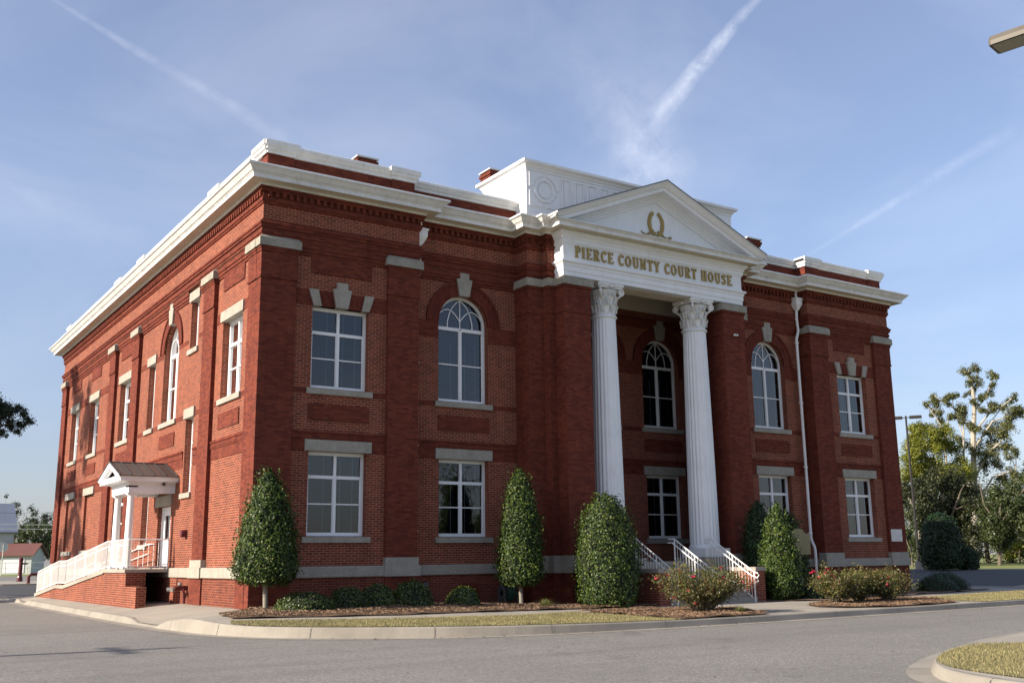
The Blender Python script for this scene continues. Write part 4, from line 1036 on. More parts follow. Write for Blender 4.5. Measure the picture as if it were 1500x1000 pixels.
def cone_tree(x,y,z0,ztop,r,trunk,label,seed,n=9000,leaf=.075,mat='holly',prof=None,group='cone shaped hollies along the building',amp=.085,cat='tree',name='holly_tree'):
    rng=np.random.default_rng(seed); g0=G(x,y) if abs(x)<30 else road_z(x,y)
    t=empty(name,(x,y,g0),label,cat,group)
    prof=prof or [(0,.62),(.06,.88),(.18,1.0),(.35,.95),(.55,.8),(.72,.6),(.86,.38),(.95,.2),(1,.03)]
    pz=np.array([p[0] for p in prof]); pr=np.array([p[1] for p in prof]); Hh=ztop-z0
    u=rng.uniform(0,1,n*2); th=rng.uniform(0,2*np.pi,n*2); rad=np.interp(u,pz,pr)
    keep=rng.uniform(0,1,n*2)<(rad+.12); u=u[keep][:n]; th=th[keep][:n]; rad=rad[keep][:n]; m=len(u)
    rr=r*rad*(1+amp*lump(th,u*Hh,seed))+rng.normal(0,.035,m)-np.abs(rng.normal(0,.03,m))
    P=np.stack([rr*np.cos(th),rr*np.sin(th),(z0-g0)+u*Hh+rng.normal(0,.03,m)],1)
    slope=np.gradient(np.interp(np.linspace(0,1,50),pz,pr),1/49); sl=-np.interp(u,np.linspace(0,1,50),slope)*r/Hh
    Nn=np.stack([np.cos(th),np.sin(th),sl+.35],1)+rng.normal(0,.5,(m,3))
    ns=int(n*.08); k_=rng.integers(0,m,ns); P2=P[k_]+np.stack([np.cos(th[k_]),np.sin(th[k_]),np.full(ns,.6)],1)*rng.uniform(.03,.16,ns)[:,None]
    P=np.concatenate([P,P2,P2+rng.normal(0,.03,(ns,3))]); Nn=np.concatenate([Nn,rng.normal(0,1,(2*ns,3))])
    gap=lump(np.arctan2(P[:,1],P[:,0])*2.3,P[:,2]*2.7,seed+3)+rng.normal(0,.45,len(P)); keep=gap<.80; P=P[keep]; Nn=Nn[keep]
    quads('crown',P,Nn,leaf,M_[mat],t,seed=seed)
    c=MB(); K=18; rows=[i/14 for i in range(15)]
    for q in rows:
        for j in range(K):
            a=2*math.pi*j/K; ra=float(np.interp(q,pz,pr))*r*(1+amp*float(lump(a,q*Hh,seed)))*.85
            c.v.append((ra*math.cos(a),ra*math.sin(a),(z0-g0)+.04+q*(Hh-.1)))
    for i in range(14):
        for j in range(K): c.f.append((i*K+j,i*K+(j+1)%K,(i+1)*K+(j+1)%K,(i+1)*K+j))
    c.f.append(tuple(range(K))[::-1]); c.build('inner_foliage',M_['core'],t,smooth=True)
    if trunk:
        c=MB(); c.tube([(0,0,-.15),(.01,0,.1),(-.02,.01,z0-g0+.3)],[.085,.062,.055],10); c.build('trunk',M_['greybark'],t)
    return t
TPROF=[(0,.70),(.05,.92),(.14,1.0),(.30,.97),(.5,.84),(.68,.66),(.82,.46),(.92,.28),(.98,.12),(1,.02)]
cone_tree(-.02,-1.28,.62,3.50,.76,True,'clipped holly tree on a bare trunk at the near corner of the building',11,n=11000,prof=TPROF)
cone_tree(7.8,-1.05,.42,3.82,.65,True,'tall narrow holly on a slim trunk left of the portico pier',12,n=11000,prof=[(0,.66),(.06,.95),(.2,1),(.4,.92),(.6,.78),(.8,.55),(.92,.35),(.98,.15),(1,.03)])
BP=[(0,.78),(.08,.92),(.22,1.0),(.42,1.0),(.6,.92),(.76,.76),(.88,.55),(.96,.3),(1,.04)]
cone_tree(10.0,-2.35,-.2,3.08,.92,False,'broad dense holly reaching the ground left of the entrance steps',13,n=13000,prof=BP,leaf=.07)
cone_tree(16.9,-2.75,-.22,2.88,.64,False,'sunlit holly reaching the ground just right of the entrance steps',14,n=12000,prof=TPROF,leaf=.075)
cone_tree(19.45,-.95,-.22,2.7,.58,False,'shaded holly behind the sunlit one right of the steps',15,n=7000,prof=BP,mat='holly',leaf=.08)
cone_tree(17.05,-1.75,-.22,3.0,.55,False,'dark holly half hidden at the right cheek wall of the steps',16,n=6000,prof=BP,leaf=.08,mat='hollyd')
def dome(x,y,rx,ry,h,label,seed,n=3500,mat='shrub',group='low clipped shrubs in the beds',leaf=.055):
    g0=G(x,y) if abs(x)<31 else road_z(x,y); t=empty('shrub',(x,y,g0),label,'shrub',group); rng=np.random.default_rng(seed)
    v=rng.normal(size=(n,3)); v[:,2]=np.abs(v[:,2]); v/=np.linalg.norm(v,axis=1,keepdims=True)
    th=np.arctan2(v[:,1],v[:,0]); k=1+.07*lump(th,v[:,2]*2,seed)+rng.normal(0,.04,n)
    P=v*np.array([rx,ry,h])*k[:,None]; P[:,2]-=0.02
    low=rng.uniform(0,1,n)<.25; P[low,2]*=rng.uniform(0,.6,low.sum())
    quads('foliage',P,v+rng.normal(0,.5,(n,3)),leaf,M_[mat],t,seed=seed,aspect=.7)
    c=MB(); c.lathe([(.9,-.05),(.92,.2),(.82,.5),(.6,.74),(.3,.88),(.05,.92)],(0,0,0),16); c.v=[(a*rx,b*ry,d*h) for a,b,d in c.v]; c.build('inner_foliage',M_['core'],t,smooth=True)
dome(.85,-1.75,.78,.62,.46,'low sprawling shrub just right of the corner holly',21,n=5000)
dome(2.15,-1.45,.52,.55,.55,'dark clipped shrub second from the building corner',22)
dome(3.05,-1.35,.50,.5,.60,'clipped shrub with sunlit top third from the building corner',23)
dome(4.0,-1.45,.56,.55,.70,'larger rounded shrub fourth from the building corner',27,n=4000)
dome(5.55,-1.55,.48,.46,.55,'small round clipped shrub standing alone below the arched bay',24)
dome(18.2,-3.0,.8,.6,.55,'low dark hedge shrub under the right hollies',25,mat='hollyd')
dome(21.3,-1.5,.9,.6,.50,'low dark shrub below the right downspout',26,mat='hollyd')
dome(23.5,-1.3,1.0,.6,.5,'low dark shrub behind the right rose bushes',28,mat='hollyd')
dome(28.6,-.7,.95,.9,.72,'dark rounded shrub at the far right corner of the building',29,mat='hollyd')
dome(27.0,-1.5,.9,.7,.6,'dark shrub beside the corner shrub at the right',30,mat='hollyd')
def tuft(x,y,r,h,label,seed,n=160):
    rng=random.Random(seed); g=MB(); g0=G(x,y)
    for i in range(n):
        a=rng.uniform(0,6.28); l=r*rng.uniform(.3,1.1); hh=h*rng.uniform(.5,1.1)*(1.2-l/r*.5); w=.008
        bx,by=rng.uniform(-.05,.05),rng.uniform(-.05,.05); ca,sa=math.cos(a),math.sin(a); n_=len(g.v)
        for t in (0,.5,1):
            q=(bx+ca*l*t**1.3,by+sa*l*t**1.3,hh*(1-(1-t)**2) if t<1 else hh*.85); ww=w*(1-t*.8)
            g.v+=[(q[0]-sa*ww,q[1]+ca*ww,q[2]),(q[0]+sa*ww,q[1]-ca*ww,q[2])]
        g.f+=[(n_,n_+1,n_+3,n_+2),(n_+2,n_+3,n_+5,n_+4)]
    o=g.build('grass_tuft',M_['blade'],None,label=label,cat='plant',group='ornamental grass tufts'); o.location=(x,y,g0); return o
tuft(7.75,-2.35,.45,.30,'pale spiky grass tuft in the pine straw left of the broad holly',31)
tuft(9.6,-8.0,.32,.28,'spiky yellow green tuft at the foot of the near rose bush',32,n=120)
tuft(19.4,-3.0,.45,.3,'dark spiky tuft between the hollies and the right downspout',33)
tuft(20.6,-2.8,.4,.28,'spiky tuft behind the right rose bushes',34)
def rose(x,y,rx,ry,h,label,seed,n=2600,fl=28,stems=26):
    g0=G(x,y); t=empty('rose_bush',(x,y,g0),label,'rose bush','red flowering rose bushes'); rng=np.random.default_rng(seed)
    tips=[]; g=MB(); rnd=random.Random(seed)
    for i in range(stems):
        a=rnd.uniform(0,6.28); k=rnd.uniform(.25,1.0)**.7; ex,ey=rx*k*math.cos(a),ry*k*math.sin(a); ez=h*rnd.uniform(.6,1.05)*(1-.35*k*k)
        P=[(ex*.12,ey*.12,0),(ex*.45+rnd.uniform(-.05,.05),ey*.45,ez*.5),(ex,ey,ez)]; g.tube(P,[.012,.009,.004],5,cap=False)
        for j in range(4):
            q=Vector(P[1]).lerp(Vector(P[2]),rnd.uniform(-.3,1)); e=q+Vector((rnd.uniform(-.2,.2),rnd.uniform(-.2,.2),rnd.uniform(.02,.2))); g.tube([q,e],.004,4,cap=False); tips.append(e)
        tips.append(Vector(P[2]))
    g.build('stems',M_['bark'],t)
    tp=np.array([tuple(q) for q in tips]); idx=rng.integers(0,len(tp),n); P=tp[idx]+rng.normal(0,.085,(n,3)); m=n//3
    P[:m]*=rng.uniform(.55,1,(m,1)); P[:,2]=np.maximum(P[:,2],.06)
    quads('leaves',P,rng.normal(0,1,(n,3))+np.array([0,0,.6]),.055,M_['rosel'],t,seed=seed,aspect=.65)
    for i in range(fl):
        q=tp[rng.integers(0,len(tp))]+rng.normal(0,.05,3)+np.array([0,0,.04]); F=q+rng.normal(0,.020,(8,3))
        quads('flower',F,rng.normal(0,1,(8,3)),.055,M_['petal'],t,seed=seed+i,aspect=.9)
rose(9.2,-7.1,1.35,.9,1.2,'wide red rose bush by the kerb in front of the entrance steps',41,n=10500,fl=34,stems=90)
rose(14.9,-6.55,.85,.7,1.05,'left most of the right hand rose bushes, with the most red flowers',42,n=7000,fl=26,stems=44)
rose(16.2,-6.3,.8,.65,.95,'middle rose bush right of the entrance walk',43,n=6000,fl=7,stems=40)
rose(17.2,-6.6,.9,.7,.95,'right most rose bush on the lawn side of the bed',44,n=7000,fl=7,stems=42)

# general trees built from leaf clusters
def tree(name,label,cat,loc,trunk,limbs,blobs,mat,bark,seed,n,leaf,face,depth=.5,group=None):
    """blobs: (lateral, height, radius) in metres in a frame whose lateral axis is 'face'"""
    t=empty(name,loc,label,cat,group); rng=np.random.default_rng(seed); fx,fy=face
    g=MB(); rnd=random.Random(seed)
    def W3(l,h,dp=0): return (l*fx-dp*fy,l*fy+dp*fx,h)
    for pts,r in trunk+limbs:
        P=[]
        for p in pts: P.append(W3(p[0],p[1],p[2] if len(p)>2 else 0))
        k=len(P); g.tube(P,[r*(1-.6*i/max(1,k-1)) for i in range(k)],8)
    Ps=[];Ns=[]; w=np.array([b[2]**1.45 for b in blobs]); cnt=(w/w.sum()*n).astype(int)+10
    anchors=[Vector(W3(p[0],p[1],p[2] if len(p)>2 else 0)) for pts,r in trunk+limbs for p in pts]+[(Vector(W3(*a))+Vector(W3(*b)))/2 for pts,r in trunk+limbs for a,b in zip([q[:2] for q in pts[:-1]],[q[:2] for q in pts[1:]])]
    for (l,h,r),c in zip(blobs,cnt):
        dp=rng.uniform(-1,1)*depth*4*min(1,.3+r*.5); ce=np.array(W3(l,h,dp)); cv=Vector(ce)
        K=max(4,int(4+r*7)); sc=rng.normal(0,1,(K,3)); sc/=np.linalg.norm(sc,axis=1,keepdims=True); sc*=(rng.uniform(.25,1.25,K)*r)[:,None]; sc[:,2]*=.85
        wt=rng.uniform(.3,1,K); pk=rng.choice(K,c,p=wt/wt.sum()); cr=rng.uniform(.22,.5,K)*min(r,1.0)+.08
        v=rng.normal(size=(c,3)); P=ce+sc[pk]+v*(cr[pk]*.62)[:,None]
        Ps.append(P); Ns.append(v*.5+np.array([0,0,.5])+rng.normal(0,.6,(c,3)))
        low=[a for a in anchors if a.z<cv.z+.2] or anchors
        a=min(low,key=lambda q:(q-cv).length); md=(a+cv)/2+Vector((rnd.uniform(-.2,.2),rnd.uniform(-.2,.2),rnd.uniform(-.1,.4)))
        g.tube([a,md,cv],[.05,.035,.018],5,cap=False)
        for q in sc[:max(3,K//2)]: g.tube([tuple(ce),tuple(ce+q)],[.016,.006],4,cap=False)
    g.build('trunk',bark,t)
    quads('crown',np.concatenate(Ps),np.concatenate(Ns),leaf,mat,t,seed=seed,aspect=.6)
    return t
F2=(.545,-.838)
def px(lst,px0,pyb,s,lean=.103):
    """outline notes -> (lateral, height, radius) in metres; s = metres per unit, sideways and upright"""
    return [(((a-px0)+(pyb-b)*lean)*s[0],(pyb-b)*s[1],max(.3,r*s[1])) for a,b,r in lst]
s1=.071
T1=[(1412,538,6),(1430,535,6),(1421,541,5),(1425,550,5),(1433,557,5),(1420,558,4),(1427,565,5),(1420,573,4),(1457,546,3),(1456,552,2),(1454,563,3),(1454,573,3),(1443,580,4),(1438,583,4),(1482,587,5),(1488,583,3),(1470,595,5),(1463,598,4),(1455,595,3),(1448,602,4),(1440,600,3),(1425,590,4),(1405,595,8),(1412,600,7),(1390,578,6),(1385,585,7),(1398,575,5),(1365,575,6),(1370,585,7),(1355,583,4),(1363,598,6),(1372,600,6),(1375,610,6),(1395,605,7),(1408,612,7),(1425,625,6),(1430,630,6),(1480,608,9),(1490,612,8),(1497,605,8),(1475,622,8),(1460,628,10),(1448,635,9),(1438,650,9),(1470,640,9),(1480,632,8),(1458,650,10),(1475,655,7),(1450,665,11),(1430,665,8),(1440,680,10),(1460,680,10),(1478,670,6),(1490,665,6),(1470,700,9),(1485,695,8),(1360,620,5),(1350,632,5),(1402,640,6),(1415,650,6)]
def lim(pts,r): return ([(a,b) for a,b,_ in px([(u,v,1) for u,v in pts],1431,826,(.057,.0634))],r)
tr=[lim([(1427,830),(1427,735),(1426,640),(1428,590),(1424,560)],.34),lim([(1427,705),(1411,672),(1411,612)],.15),lim([(1388,720),(1382,645),(1388,605)],.12)]
lb=[lim(p,r) for p,r in (([(1428,632),(1450,606),(1470,596),(1484,586)],.10),([(1428,655),(1455,618),(1492,608)],.10),([(1427,602),(1445,582),(1455,556)],.07),([(1427,640),(1405,602),(1385,586),(1368,576)],.09),([(1428,700),(1450,662),(1478,640)],.12),([(1427,745),(1455,700),(1490,690)],.12),([(1411,640),(1398,600),(1392,576)],.06),([(1424,562),(1416,545),(1412,538)],.04),([(1424,562),(1432,548),(1430,536)],.04),([(1388,640),(1370,610),(1352,585)],.06),([(1455,615),(1468,600),(1470,592)],.05))]
tree('tall_tree','tall sparse tree with pale trunk and bare limbs rising above the others','tree',(80.6,31.2,.2),tr,lb,[(a,b,c*1.25) for a,b,c in px(T1,1431,826,(.057,.0634))],M_['ltall'],M_['palebark'],51,30000,.16,F2,group='trees beyond the parking lot')
T2=[(1340,665,15),(1360,655,15),(1375,648,14),(1395,655,12),(1350,690,18),(1380,680,16),(1400,685,15),(1335,690,15),(1330,642,9),(1340,632,8),(1350,622,7),(1415,690,12),(1365,630,8),(1385,632,8),(1332,622,5),(1337,665,12)]
tree('yellow_green_tree','feathery yellow green tree behind the far lamp post','tree',(76.4,30.3,.2),[([(-3,0),(-3.2,6),(-3.5,11)],.2)],[([(-3.2,5),(-1.5,9),(-.5,12)],.12),([(-3.2,5),(-5,9),(-6,12)],.12)],[(a,b,c*1.35) for a,b,c in px(T2,1405,827,(.0555,.0614))],M_['lyel'],M_['greybark'],52,38000,.16,F2,group='trees beyond the parking lot')
T3=[(1335,722,20),(1360,712,20),(1390,712,22),(1420,715,20),(1340,760,24),(1375,760,26),(1410,760,26),(1435,742,18),(1345,798,20),(1385,800,22),(1420,795,22),(1440,775,16),(1330,800,14),(1355,740,20),(1395,738,22),(1425,812,12),(1400,815,14)]
tree('shade_tree','broad dark round headed tree behind the lamp post and cone shaped holly','tree',(71.8,28.1,.2),[([(0,0),(0,3.5),(0,6)],.3)],[([(0,3),(-1.6,6.2)],.14),([(0,3),(1.5,6.4)],.14)],px(T3,1392,828,(.053,.0587)),M_['ldark'],M_['bark'],53,46000,.19,F2,depth=.7,group='trees beyond the parking lot')
T4=[(1460,722,13),(1450,742,15),(1480,735,13),(1472,760,18),(1497,748,16),(1455,787,14),(1480,782,14),(1500,770,14),(1490,718,10),(1515,740,16),(1520,775,16),(1455,765,14),(1468,800,10),(1510,710,12),(1530,690,14)]
tree('broadleaf_tree','broad leafy tree with sunlit clumps at the right edge','tree',(71.5,23.0,.2),[([(-.3,0),(.0,3.2),(.4,6)],.16)],[([(0,3),(-1,5),(-1.2,7)],.08),([(0,3.2),(1.6,5.5)],.08)],px(T4,1470,827,(.0494,.0558)),M_['lbig'],M_['bark'],54,30000,.18,F2,depth=.6,group='trees beyond the parking lot')
T5=[(1488,805,10),(1500,800,11),(1475,812,7),(1515,800,14),(1510,780,12),(1530,790,16)]
tree('bush','sunlit yellow green bush low at the right edge under the trees','bush',(86.8,30.7,.2),[([(0,0),(0,1)],.1)],[],px(T5,1495,825,(.0577,.0653)),M_['lyel'],M_['bark'],55,4500,.18,F2,group='trees beyond the parking lot')
T6=[(1330,812,9),(1338,795,10),(1345,812,9),(1325,780,9)]
tree('bush','light green bush between the building corner and the lamp post','bush',(63.6,25.9,.2),[([(0,0),(0,1)],.1)],[],px(T6,1337,829,(.05,.0546)),M_['lbig'],M_['bark'],56,4000,.15,F2,group='trees beyond the parking lot')
def backtree(x,y,H,sp,label,seed,mat='ldark',n=9000,name='shade_tree',grp='trees beyond the parking lot'):
    rb=random.Random(seed); bl=[(rb.gauss(0,sp*.42),rb.uniform(.12,.97)*H,rb.uniform(.10,.20)*H) for _ in range(26)]
    bl=[(l*(1.15-.7*abs(h/H-.45)),h,r) for l,h,r in bl]
    tree(name,label,'tree',(x,y,.23),[([(0,0),(rb.uniform(-.4,.4),H*.45),(0,H*.8)],.25)],[],bl,M_[mat],M_['bark'],seed,n,.24,F2,depth=.9,group=grp)
for i_,(x_,y_,H_,sp_,lb_,mt_) in enumerate((
  (79.3,34.9,8,7,'mid green tree filling in behind the lamp post','lbig'),
  (89.0,38.4,9,8,'dark tree behind the broad round headed tree','ldark'),
  (93.8,38.4,9.5,8,'dark tree at the foot of the tall pale trunked tree','ldark'),
  (97.5,38.0,8,8,'dark green tree just right of the pale trunk','lbig'),
  (101.3,37.6,8.5,8,'green tree low behind the broad leafy tree','lbig'),
  (95.4,31.7,10,8,'green tree cut by the right edge of the view','lbig'),
)): backtree(x_,y_,H_,sp_,lb_,80+i_,mt_)
for x_,y_,H_,sp_,lb_ in ((52,-76,12,12,'large tree across the road behind the viewer, mirrored in the lower panes'),(78,-74,13,12,'second large tree across the road behind the viewer')): backtree(x_,y_,H_,sp_,lb_,int(90+x_),'lbig',n=6000,grp='trees across the road')
cone_tree(47.7,12.3,.25,3.7,1.2,True,'dark cone shaped holly on the mulch island beyond the lot',57,n=7000,leaf=.13,prof=BP,mat='hollyd',group='cone shaped hollies along the building')
cone_tree(49.0,11.5,.25,1.6,.6,True,'smaller dark holly beside the far cone shaped holly',58,n=4000,leaf=.13,prof=BP,mat='hollyd',group='cone shaped hollies along the building')
# backdrop hedgerow as separate trees behind the right group
# left background: pines
FL=(.995,.10)
def pine(label,loc,blobs,seed,n=5000,h=10,leaf=.3,face=FL,mat='lpine'):
    tree('pine_tree',label,'tree',loc,[([(0,0),(.2,h*.6),(0,h)],.3)],[],blobs,M_[mat],M_['bark'],seed,n,leaf,face,depth=1.2,group='pine trees behind the white house')
pine('dark pine behind the white house with the grey roof',(17.5,165,.3),[(-6,8,3.6),(-2,9.4,3.4),(2,8.6,3),(5,7,2.6),(-8,9.6,3.6),(-3,6,3.6),(3,5.5,3.4),(6,4.6,2.6),(8,3,2.2),(-10,7,3.6),(-5,10.6,2.2)],61,n=16000)
pine('taller pine at the left edge behind the house chimney',(5,168,.3),[(0,12,2.2),(-2,10.6,2.6),(1.6,9,2.2),(-4,13,2.2),(-6,9,3.4),(0,12.8,1.2)],62,n=4500,h=17)
tree('shade_tree','green leafy tree beside the red roofed garage','tree',(16.6,140,.3),[([(0,0),(0,5)],.25)],[],[(-1.2,5.2,2.0),(.6,5,2.0),(1.8,3.6,1.8),(-.5,3.4,2.0),(2.5,5.4,1.5),(1,6.6,1.3),(3.2,4,1.6)],M_['lbig'],M_['bark'],63,9000,.26,FL,group='trees beyond the side street')
# pine limb reaching in at the left edge
LBL=[(5,575,12),(14,580,10),(22,590,11),(31,589,8),(40,598,8),(46,608,6),(38,612,7),(26,612,7),(14,600,12),(6,612,8),(4,598,12),(10,626,5),(30,622,4),(-15,580,18),(-40,570,22),(-30,610,20),(-70,560,30),(-70,620,28),(-110,560,40),(-110,630,36),(-150,590,40),(-90,510,30),(-130,500,30)]
tree('oak_tree','dark tree whose limb hangs into the sky at the left edge','tree',(-4.1,48.1,.23),[([(0,0),(0,6),(.2,13)],.45)],[([(0,7),(2.2,9.4),(4.4,10.2)],.14),([(0,8),(1.6,10.2),(3.4,10.8)],.10),([(0,7),(-3,11)],.2)],px(LBL,-121,853,(.038,.0424),-.104),M_['lpine'],M_['bark'],64,40000,.13,FL,depth=.45)
# the tree off to the left whose shade falls on the far end of the side wall
SHB=[(-2.0,17.5,1.8),(0,15,2.4),(1.6,12.5,2.2),(-1.5,12,2.0),(.5,18.6,1.3),(2.8,15.6,1.4),(3.0,9.5,1.8),(-.5,9,1.8),(1.2,20.4,.8),(4.6,11.6,1.3)]
tree('pine_tree','pine standing across the side road left of the building','tree',(-21,27.0,-.3),[([(0,0),(0,10),(0,18)],.3)],[([(0,9),(2.5,10.5)],.1),([(0,12),(-1.5,13)],.1)],[(a,b,c*.85) for a,b,c in SHB],M_['lpine'],M_['bark'],65,14000,.24,(0,1),depth=.3)

# ------------------------------------------------------------------ street furniture
def head(g,l,c,dirv,L=.62,wd=.34,hh=.14):
    """shoebox lamp head; c = inner end, dirv = horizontal outward direction"""
    dv=Vector(dirv).normalized(); sv=Vector((-dv.y,dv.x,0)); c=Vector(c)
    def P(a,b,z): return tuple(c+dv*a+sv*b+Vector((0,0,z)))
    ring=[(.0,0),(.06,0),(.06,0)]
    n=len(g.v)
    sec=[(-wd/2,-hh*.35),(-wd/2,0),(-wd/2+.05,hh*.45),(wd/2-.05,hh*.45),(wd/2,0),(wd/2,-hh*.35)]
    for a,sc in ((0,.85),(.05,1),(L-.04,1),(L,.9)):
        for b,z in sec: g.v.append(P(a,b*sc,z*sc if z>0 else z))
    m=len(sec)
    for i in range(3):
        for j in range(m): g.f.append((n+i*m+j,n+i*m+(j+1)%m,n+(i+1)*m+(j+1)%m,n+(i+1)*m+j))
    g.f.append(tuple(n+j for j in range(m))); g.f.append(tuple(n+3*m+j for j in range(m)))
    l.poly([P(.07,-wd/2+.035,-hh*.35-.006),P(L-.05,-wd/2+.035,-hh*.35-.006),P(L-.05,wd/2-.035,-hh*.35-.006),P(.07,wd/2-.035,-hh*.35-.006)])
def lamp_post(loc,h,dirv,label,heads=(1,-1),scale=1,base=True):
    t=empty('lamp_post',loc,label,'lamp post','parking lot lamp posts'); dv=Vector(dirv).normalized()
    g=MB(); g.tube([(0,0,-.2),(0,0,h*.5),(0,0,h)],[.085*scale,.07*scale,.055*scale],10); g.build('pole',M_['dark'],t)
    if base: g=MB(); g.tube([(0,0,-.3),(0,0,.55)],.28,14); g.build('base_pier',M_['concrete'],t)
    for s in heads:
        g=MB(); l=MB(); c=dv*s*.22; g.tube([(0,0,h-.12),tuple(c+Vector((0,0,h-.12)))],.03,6)
        head(g,l,tuple(c+Vector((0,0,h-.12))),tuple(dv*s),L=.72*scale,wd=.42*scale,hh=.2*scale)
        ho=g.build('lamp_head',M_['fixture'] if scale>1.11 else M_['dark'],t); l.build('lens',M_['lens'],ho)
    return t
lamp_post((51.7,16.8,.2),10.25,(.56,-.83,0),'dark twin headed lamp post standing beyond the right end of the building',scale=1.1)
lamp_post((7.15,-18.50,-.23),10.25,(.20,-.98,0),'near lamp post on the grass island, its lamp head at the top right corner',heads=(1,-1),scale=1.12)
t=empty('utility_pole',(-23.5,-4.1,-.37),'wooden utility pole across the side road that casts a long thin shadow','pole')
g=MB(); g.tube([(0,0,-.3),(0,0,5),(0,0,9.8)],[.17,.14,.11],10); g.build('pole',M_['bark'],t)
g=MB(); g.box((-.05,-.9,9.2),(.05,.9,9.32)); g.build('crossarm',M_['bark'],t)
# stop sign seen from the back
t=empty('stop_sign',(6.7,94.5,.23),'octagonal road sign seen from behind on a thin post at the left','sign')
g=MB(); g.tube([(0,0,-.2),(.02,0,3.2)],.045,6); g.build('post',M_['sign'],t)
g=MB(); g.prism([(.52*math.cos(R_(22.5+45*i)),2.95+.52*math.sin(R_(22.5+45*i))) for i in range(8)],lambda u,d,z:(u+.02,d,z),.06,.09); g.build('sign_plate',M_['sign'],t)
# red standpipes
t=empty('indicator_post',(1.0,43.6,.2),'tall dark red fire main indicator post on the pad beyond the ramp','hydrant')
g=MB(); g.lathe([(.26,0),(.26,.06),(.17,.10),(.16,.3),(.12,.4),(.11,1.25),(.13,1.28),(.13,1.42),(.08,1.5)],(0,0,0),14); g.build('post',M_['red'],t)
g=MB(); g.tube([(.1,0,1.12),(.36,0,1.12)],.05,8); g.build('crank_handle',M_['red'],t)
t=empty('hydrant_stub',(.69,38.4,.16),'short dark red pipe stub with a bent top beside the indicator post','hydrant')
g=MB(); g.tube([(0,0,0),(0,0,.42),(.12,0,.55),(.42,0,.55)],.09,10); g.lathe([(.16,0),(.16,.05),(.1,.08)],(0,0,0),12); g.build('pipe',M_['red'],t)
# houses at left
def house(loc,rot,w,d,h,rise,wm,rm,label,name='house',chim=False,ov=.4,door=None):
    t=empty(name,loc,label,'house' if name=='house' else name); t.rotation_euler=(0,0,rot)
    g=MB(); g.box((-w/2,-d/2,-.3),(w/2,d/2,h)); g.prism([(-w/2,h),(w/2,h),(0,h+rise)],MF,-d/2,d/2); wl=g.build('wall',wm,t)
    g=MB(); k=rise/(w/2)
    for s in (-1,1):
        g.prism([(s*(w/2+ov),h-ov*k),(0,h+rise),(0,h+rise+.14),(s*(w/2+ov),h-ov*k+.14)],MF,-d/2-ov,d/2+ov)
    r=g.build('roof',rm,t)
    if chim: g=MB(); g.box((-.5,-1,h+rise-.6),(.4,0,h+rise+1.2)); g.build('chimney',M_['siding'],r)
    return t
h1=house((5.2,128,.35),R_(90),9.5,13,5.4,3.6,M_['siding'],M_['greyroof'],'pale two storey house with grey metal roof at the left edge',chim=True)
for (xx,zz) in ((-2.2,1.6),(2.2,1.6),(-2.2,4.0),(2.2,4.0)):
    g=MB(); g.box((xx-.45,-6.56,zz-.7),(xx+.45,-6.5,zz+.7)); g.build('window',M_['glass'],h1)
for (yy,zz) in ((-4.2,1.7),(0,1.7),(4,1.7)):
    for s in (1,):
        g=MB(); g.box((-4.8,yy-.45,zz-.7),(-4.74,yy+.45,zz+.7)); w_=g.build('window',M_['dark'],h1)
h2=house((12.5,121.5,.35),R_(60),4.2,4.3,2.35,1.25,M_['siding'],M_['redroof'],'small white garage with rusty red metal roof beside the pale house',name='garage')
g=MB(); g.box((-2.16,-1.3,0),(-2.1,1.3,1.9)); g.build('garage_door',M_['white'],h2)
# chain link style fence in front of the houses
t=empty('fence',(0,110,.3),'thin wire fence in front of the far left houses','fence')
g=MB()
for i in range(16): g.tube([(-10+i*2.4,0,0),(-10+i*2.4,0,1.3)],.04,5)
g.tube([(-10,0,1.3),(26,0,1.3)],.03,5); g.tube([(-10,0,.7),(26,0,.7)],.015,4); g.build('wire_and_posts',M_['sign'],t)
# overhead lines
for i,(z0,z1,lab) in enumerate(((6.3,5.95,'upper overhead cable left of the building'),(5.75,5.45,'lower overhead cable left of the building'),(7.6,7.4,'thin high overhead wire left of the building'))):
    g=MB(); P=[]
    for k_ in range(13):
        tt=k_/12; P.append((lerp(-40,60,tt),lerp(112,112,tt),lerp(z0,z1,tt)-1.2*math.sin(math.pi*tt)+1.2)) 
    g.tube(P,.035 if i<2 else .018,5); g.build('overhead_cable',M_['wire'] if i>1 else M_['sign'],None,label=lab,cat='cable',group='overhead cables')
# historical marker on post
t=empty('marker_sign',(19.0,-1.75,-.24),'tan plaque on a post half hidden between the hollies right of the steps','sign')
g=MB(); g.tube([(0,0,-.1),(0,0,1.4)],.04,8); g.build('post',M_['tan'],t)
g=MB(); g.prism([(-.35,1.45),(.35,1.45),(.35,2.15),(.2,2.17),(.12,2.30),(0,2.34),(-.12,2.30),(-.2,2.17),(-.35,2.15)],lambda u,d,z:(u*.8-d*.5,-u*.6+d,z),-.03,.03); g.build('plaque',M_['tan'],t)
